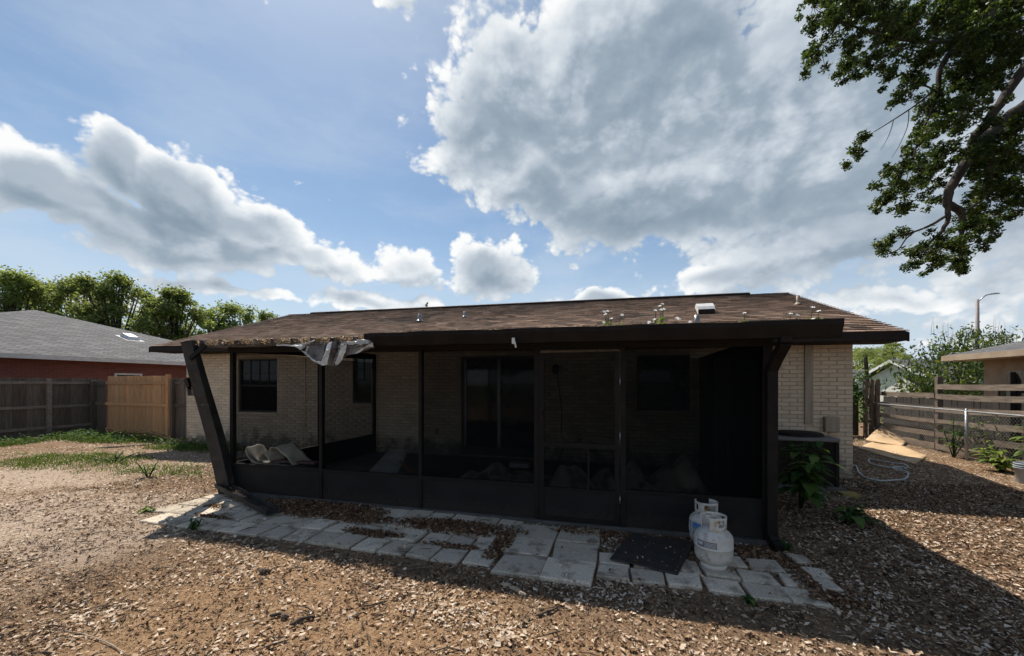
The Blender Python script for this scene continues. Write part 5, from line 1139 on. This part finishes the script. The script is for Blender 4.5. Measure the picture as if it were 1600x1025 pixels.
# ------------------------------------------------------------------ leaf litter, chips, grass
PAV = lambda x, y: ((x > -5.74) & (x < -1.1) & (y > 3.3) & (y < 4.5) & ~((x < -5.43) & (y < 3.6))) | ((x > -1.1) & (x < -.2) & (y > 3.19) & (y < 4.41)) | ((x > -.2) & (x < 1.5) & (y > 3.36) & (y < 3.86))
BLK = lambda x, y: ((x > -5.6) & (x < 1.5) & (y > 4.5)) | ((y > 8.0) & (x < 3.85) & (x > -11.5)) | ((x > 2.28) & (x < 3.24) & (y > 6.98) & (y < 7.9)) | (x < -16.5)
def litter(name, n, region, densf, Lr, Wr, mat, label, tilt=.35, curl=.35, bright=(0,1), lift=.004, cat='leaves', rndf=None):
    x = RNG.uniform(region[0], region[1], n); y = region[2]+(region[3]-region[2])*RNG.random(n)**region[4]
    k = RNG.random(n) < densf(x, y); x, y = x[k], y[k]; k = len(x)
    z = ground_z(x, y)+lift+RNG.random(k)*.012; pv = PAV(x, y); z = np.where(pv, .034+RNG.random(k)*.012, z)
    sz = np.clip(np.exp(RNG.normal(-.18,.42,k)), .3, 1.5)
    rv = RNG.uniform(*bright, k) if rndf is None else np.clip(rndf(x, y)+RNG.normal(0,.22,k), 0, 1)
    o = link(name, leaf_mesh(name, np.stack([x,y,z],1), sz*(Lr[0]+Lr[1])/2, sz*(Wr[0]+Wr[1])/2*RNG.uniform(.6,1.4,k), RNG.uniform(0,6.28,k), RNG.normal(0,tilt,k), RNG.normal(0,tilt,k), rv, curl), mat, kind='stuff', label=label); return o
def el(x, y, cx, cy_, rx, ry, a=0):
    c, s = math.cos(a), math.sin(a); dx, dy = x-cx, y-cy_; u, v = (dx*c+dy*s)/rx, (-dx*s+dy*c)/ry; return np.clip(1.35-np.hypot(u, v)*1.0, 0, 1)
def heapd(x, y):
    h = np.maximum.reduce([el(x,y,-3.75,4.22,.95,.30), el(x,y,-3.0,4.05,.5,.16), el(x,y,-1.8,4.08,.75,.20), el(x,y,-2.55,3.68,.35,.09), el(x,y,.1,4.40,.7,.14), el(x,y,1.2,4.2,.45,.22), el(x,y,-1.15,3.8,.10,.5), el(x,y,-4.7,3.62,.3,.04), el(x,y,-.3,4.3,.4,.12), el(x,y,-5.3,3.95,.4,.06), el(x,y,-1.6,3.6,.3,.05), el(x,y,1.55,3.6,.2,.35)])
    return np.clip(h*1.5-.45*fb(x,y,5,2), 0, 1)
def d_pale(x, y):
    b = .60*np.clip(fb(x,y,1.5,1)*3.4-1.15, 0, 1)+.07
    b = np.maximum(b, 1.0*np.clip(el(x,y,-1.6,2.65,1.5,.42,-.25)*1.6-.9*fb(x,y,3,4), 0, 1)); b = np.maximum(b, .9*np.clip(el(x,y,-.2,1.95,1.2,.5,.3)*1.5-.8*fb(x,y,3,6), 0, 1))
    b = np.maximum(b, .55*np.clip(el(x,y,-8.5,5.6,4.2,2.2)*1.2-.55*fb(x,y,1.6,9), 0, 1)); b = np.maximum(b, .6*np.clip(el(x,y,1.3,2.55,2.0,.4)*1.3-.5*fb(x,y,3,5),0,1))
    b = np.maximum(b, np.clip((x-1.7)*1.2,0,1)*.8*np.clip(.3+fb(x,y,1.5,7),0,1)); b *= 1-.72*np.clip(np.maximum.reduce([el(x,y,-6.7,3.0,1.9,.8), el(x,y,-9.8,4.4,1.6,.7), el(x,y,-5.2,2.6,1.2,.35)])*1.6-.7*fb(x,y,2.2,19), 0, 1)
    bare = np.maximum.reduce([el(x,y,*gp(520,925).xy,.9,.30,-.2), el(x,y,*gp(640,985).xy,.7,.22), el(x,y,*gp(900,968).xy,.6,.14), el(x,y,*gp(330,955).xy,.8,.3), el(x,y,*gp(180,870).xy,1.2,.45)])
    b = b*(1-.8*np.clip(bare*1.5-.5*fb(x,y,4,13), 0, 1))
    return np.where(BLK(x,y), 0, np.where(PAV(x,y), .015+.22*np.clip(fb(x,y,5,21)*3-1.75,0,1), b))
litter('leaf_litter', 560000, (-16.4, 7.4, 1.2, 15.5, 1.5), d_pale, (.022,.052), (.011,.026), M['deadleaf'], 'pale dry leaves strewn over the yard soil', tilt=.24, rndf=lambda x, y: .36+.66*fb(x, y, 2.0, 31))
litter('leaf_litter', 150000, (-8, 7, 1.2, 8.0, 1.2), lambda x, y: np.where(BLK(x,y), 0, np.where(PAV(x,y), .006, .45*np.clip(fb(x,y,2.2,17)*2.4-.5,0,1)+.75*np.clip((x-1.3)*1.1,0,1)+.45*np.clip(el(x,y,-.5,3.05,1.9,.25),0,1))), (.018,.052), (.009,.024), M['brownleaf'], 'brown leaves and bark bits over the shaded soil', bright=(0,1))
litter('wood_chips', 200000, (-6, 4.5, 1.2, 4.2, 1.3), lambda x, y: np.where(BLK(x,y)|PAV(x,y), 0, .75*np.clip(fb(x,y,2.2,12)*1.8-.25,0,1)), (.008,.026), (.003,.009), M['chip'], 'small wood chips and crumbs on the near soil', tilt=.45, curl=.1)
litter('leaf_heap', 60000, (-5.2, 1.8, 3.4, 4.5, 1), lambda x, y: heapd(x, y)*.95, (.024,.052), (.012,.026), M['brownleaf'], 'brown leaves drifted over the pavers along the porch', tilt=.4, bright=(.1,1))
def mat_leaves():
    k = 26; u = RNG.uniform(.05,.95,k); v = RNG.uniform(.05,.95,k); x = (-.10*(1-u)+.45*u)*(1-v)+(.11*(1-u)+.69*u)*v; y = (3.67*(1-u)+3.53*u)*(1-v)+(4.38*(1-u)+4.26*u)*v
    link('leaf_debris', leaf_mesh('leaf_debris', np.stack([x,y,np.full(k,.061)],1), RNG.uniform(.02,.05,k), RNG.uniform(.01,.025,k), RNG.uniform(0,6.28,k), RNG.normal(0,.15,k), RNG.normal(0,.15,k), RNG.uniform(.2,.9,k)), M['deadleaf'], kind='stuff', label='a few dry leaves scattered on the doormat')
mat_leaves()
def twigs():
    m = MB(); 
    for _ in range(900):
        x = random.uniform(-8, 5); y = 1.4+random.random()**1.3*5.5
        if PAV(np.array(x),np.array(y)) and random.random() < .9 or BLK(np.array(x),np.array(y)): continue
        a = random.uniform(0,6.28); L = random.uniform(.05,.22); z = float(ground_z(x,y))+.014+(.03 if PAV(np.array(x),np.array(y)) else 0); d = Vector((math.cos(a),math.sin(a),0))*L/2; k = Vector((-d.y,d.x,0))*random.uniform(-.3,.3)
        m.tube([Vector((x,y,z))-d, Vector((x,y,z+.006))+k, Vector((x,y,z))+d], [.003,random.uniform(.003,.006),.002], 5, cap=False)
    m.build('twig_litter', M['stick'], kind='stuff', label='thin dead twigs scattered over the soil')
twigs()
def grass():
    def blades(n, region, densf, h, name, label, mat, w=.006):
        x = RNG.uniform(region[0],region[1],n); y = RNG.uniform(region[2],region[3],n); k = RNG.random(n) < densf(x,y); x, y = x[k], y[k]; k = len(x); z = ground_z(x,y); a = RNG.uniform(0,6.28,k); H = RNG.uniform(*h,k); ln = RNG.uniform(.1,.8,k)*H; b = RNG.uniform(0,6.28,k)
        V = np.zeros((k,3,3)); dx, dy = np.cos(a)*w, np.sin(a)*w
        V[:,0] = np.stack([x-dx,y-dy,z-.005],1); V[:,1] = np.stack([x+dx,y+dy,z-.005],1); V[:,2] = np.stack([x+np.cos(b)*ln,y+np.sin(b)*ln,z+H],1)
        link(name, np_mesh(name, V.reshape(-1,3), np.arange(k*3).reshape(-1,3), RNG.random(k)), mat, kind='stuff', label=label)
    dl = lambda x, y: np.where(BLK(x,y), 0, np.clip(np.maximum(el(x,y,-11.0,5.6,2.4,1.0)*1.1, el(x,y,-8.6,5.3,1.4,.6)*.9)*1.5-2.4*fb(x,y,2.3,3)+.45, 0, 1))
    blades(90000, (-16,-5.6,2.8,8.4), lambda x, y: dl(x,y)*.95, (.03,.10), 'grass', 'sparse green grass growing through the leaves on the left', M['grass'])
    cover = lambda x, y: np.where((x < -16.45)|((y > 7.95)&(x > -11.5)), 0, np.clip(np.maximum.reduce([el(x,y,-14.8,8.0,2.6,.75), el(x,y,-10.2,7.4,1.7,.5), el(x,y,-15.8,6.2,.6,1.9)])*1.5-.35-.35*fb(x,y,1.5,5), 0, 1))
    blades(40000, (-16.5,-8.5,4.5,8.9), cover, (.05,.16), 'grass', 'taller green grass along the foot of the left fence', M['grass'], .008)
    n = 30000; x = RNG.uniform(-14,-6,n); y = RNG.uniform(3.6,7.2,n); k = RNG.random(n) < dl(x,y)*np.clip(fb(x,y,3.1,23)*3-1.3,0,1)*.8; x, y = x[k], y[k]; k = len(x); z = ground_z(x,y)+RNG.random(k)**1.4*(.03+.20*np.clip(fb(x,y,3.1,23)-.4,0,1)*2)
    link('weeds', leaf_mesh('weeds', np.stack([x,y,z],1), RNG.uniform(.03,.07,k), RNG.uniform(.015,.035,k), RNG.uniform(0,6.28,k), RNG.uniform(-.7,.7,k), RNG.uniform(-.7,.7,k), RNG.random(k)), M['leaf_lime'], kind='stuff', label='broken patches of low weeds in the left yard')
    n = 26000; x = RNG.uniform(-16.5,-8,n); y = RNG.uniform(4.5,8.8,n); k = RNG.random(n) < cover(x,y)*.9; x, y = x[k], y[k]; k = len(x); z = ground_z(x,y)+RNG.random(k)**1.6*(.06+.32*fb(x,y,1.2,9))
    link('ground_cover', leaf_mesh('ground_cover', np.stack([x,y,z],1), RNG.uniform(.04,.09,k), RNG.uniform(.03,.06,k), RNG.uniform(0,6.28,k), RNG.uniform(-.6,.6,k), RNG.uniform(-.6,.6,k), RNG.random(k)), M['leaf_plant'], kind='stuff', label='green creeping ground cover along the left fence and house corner')
grass()
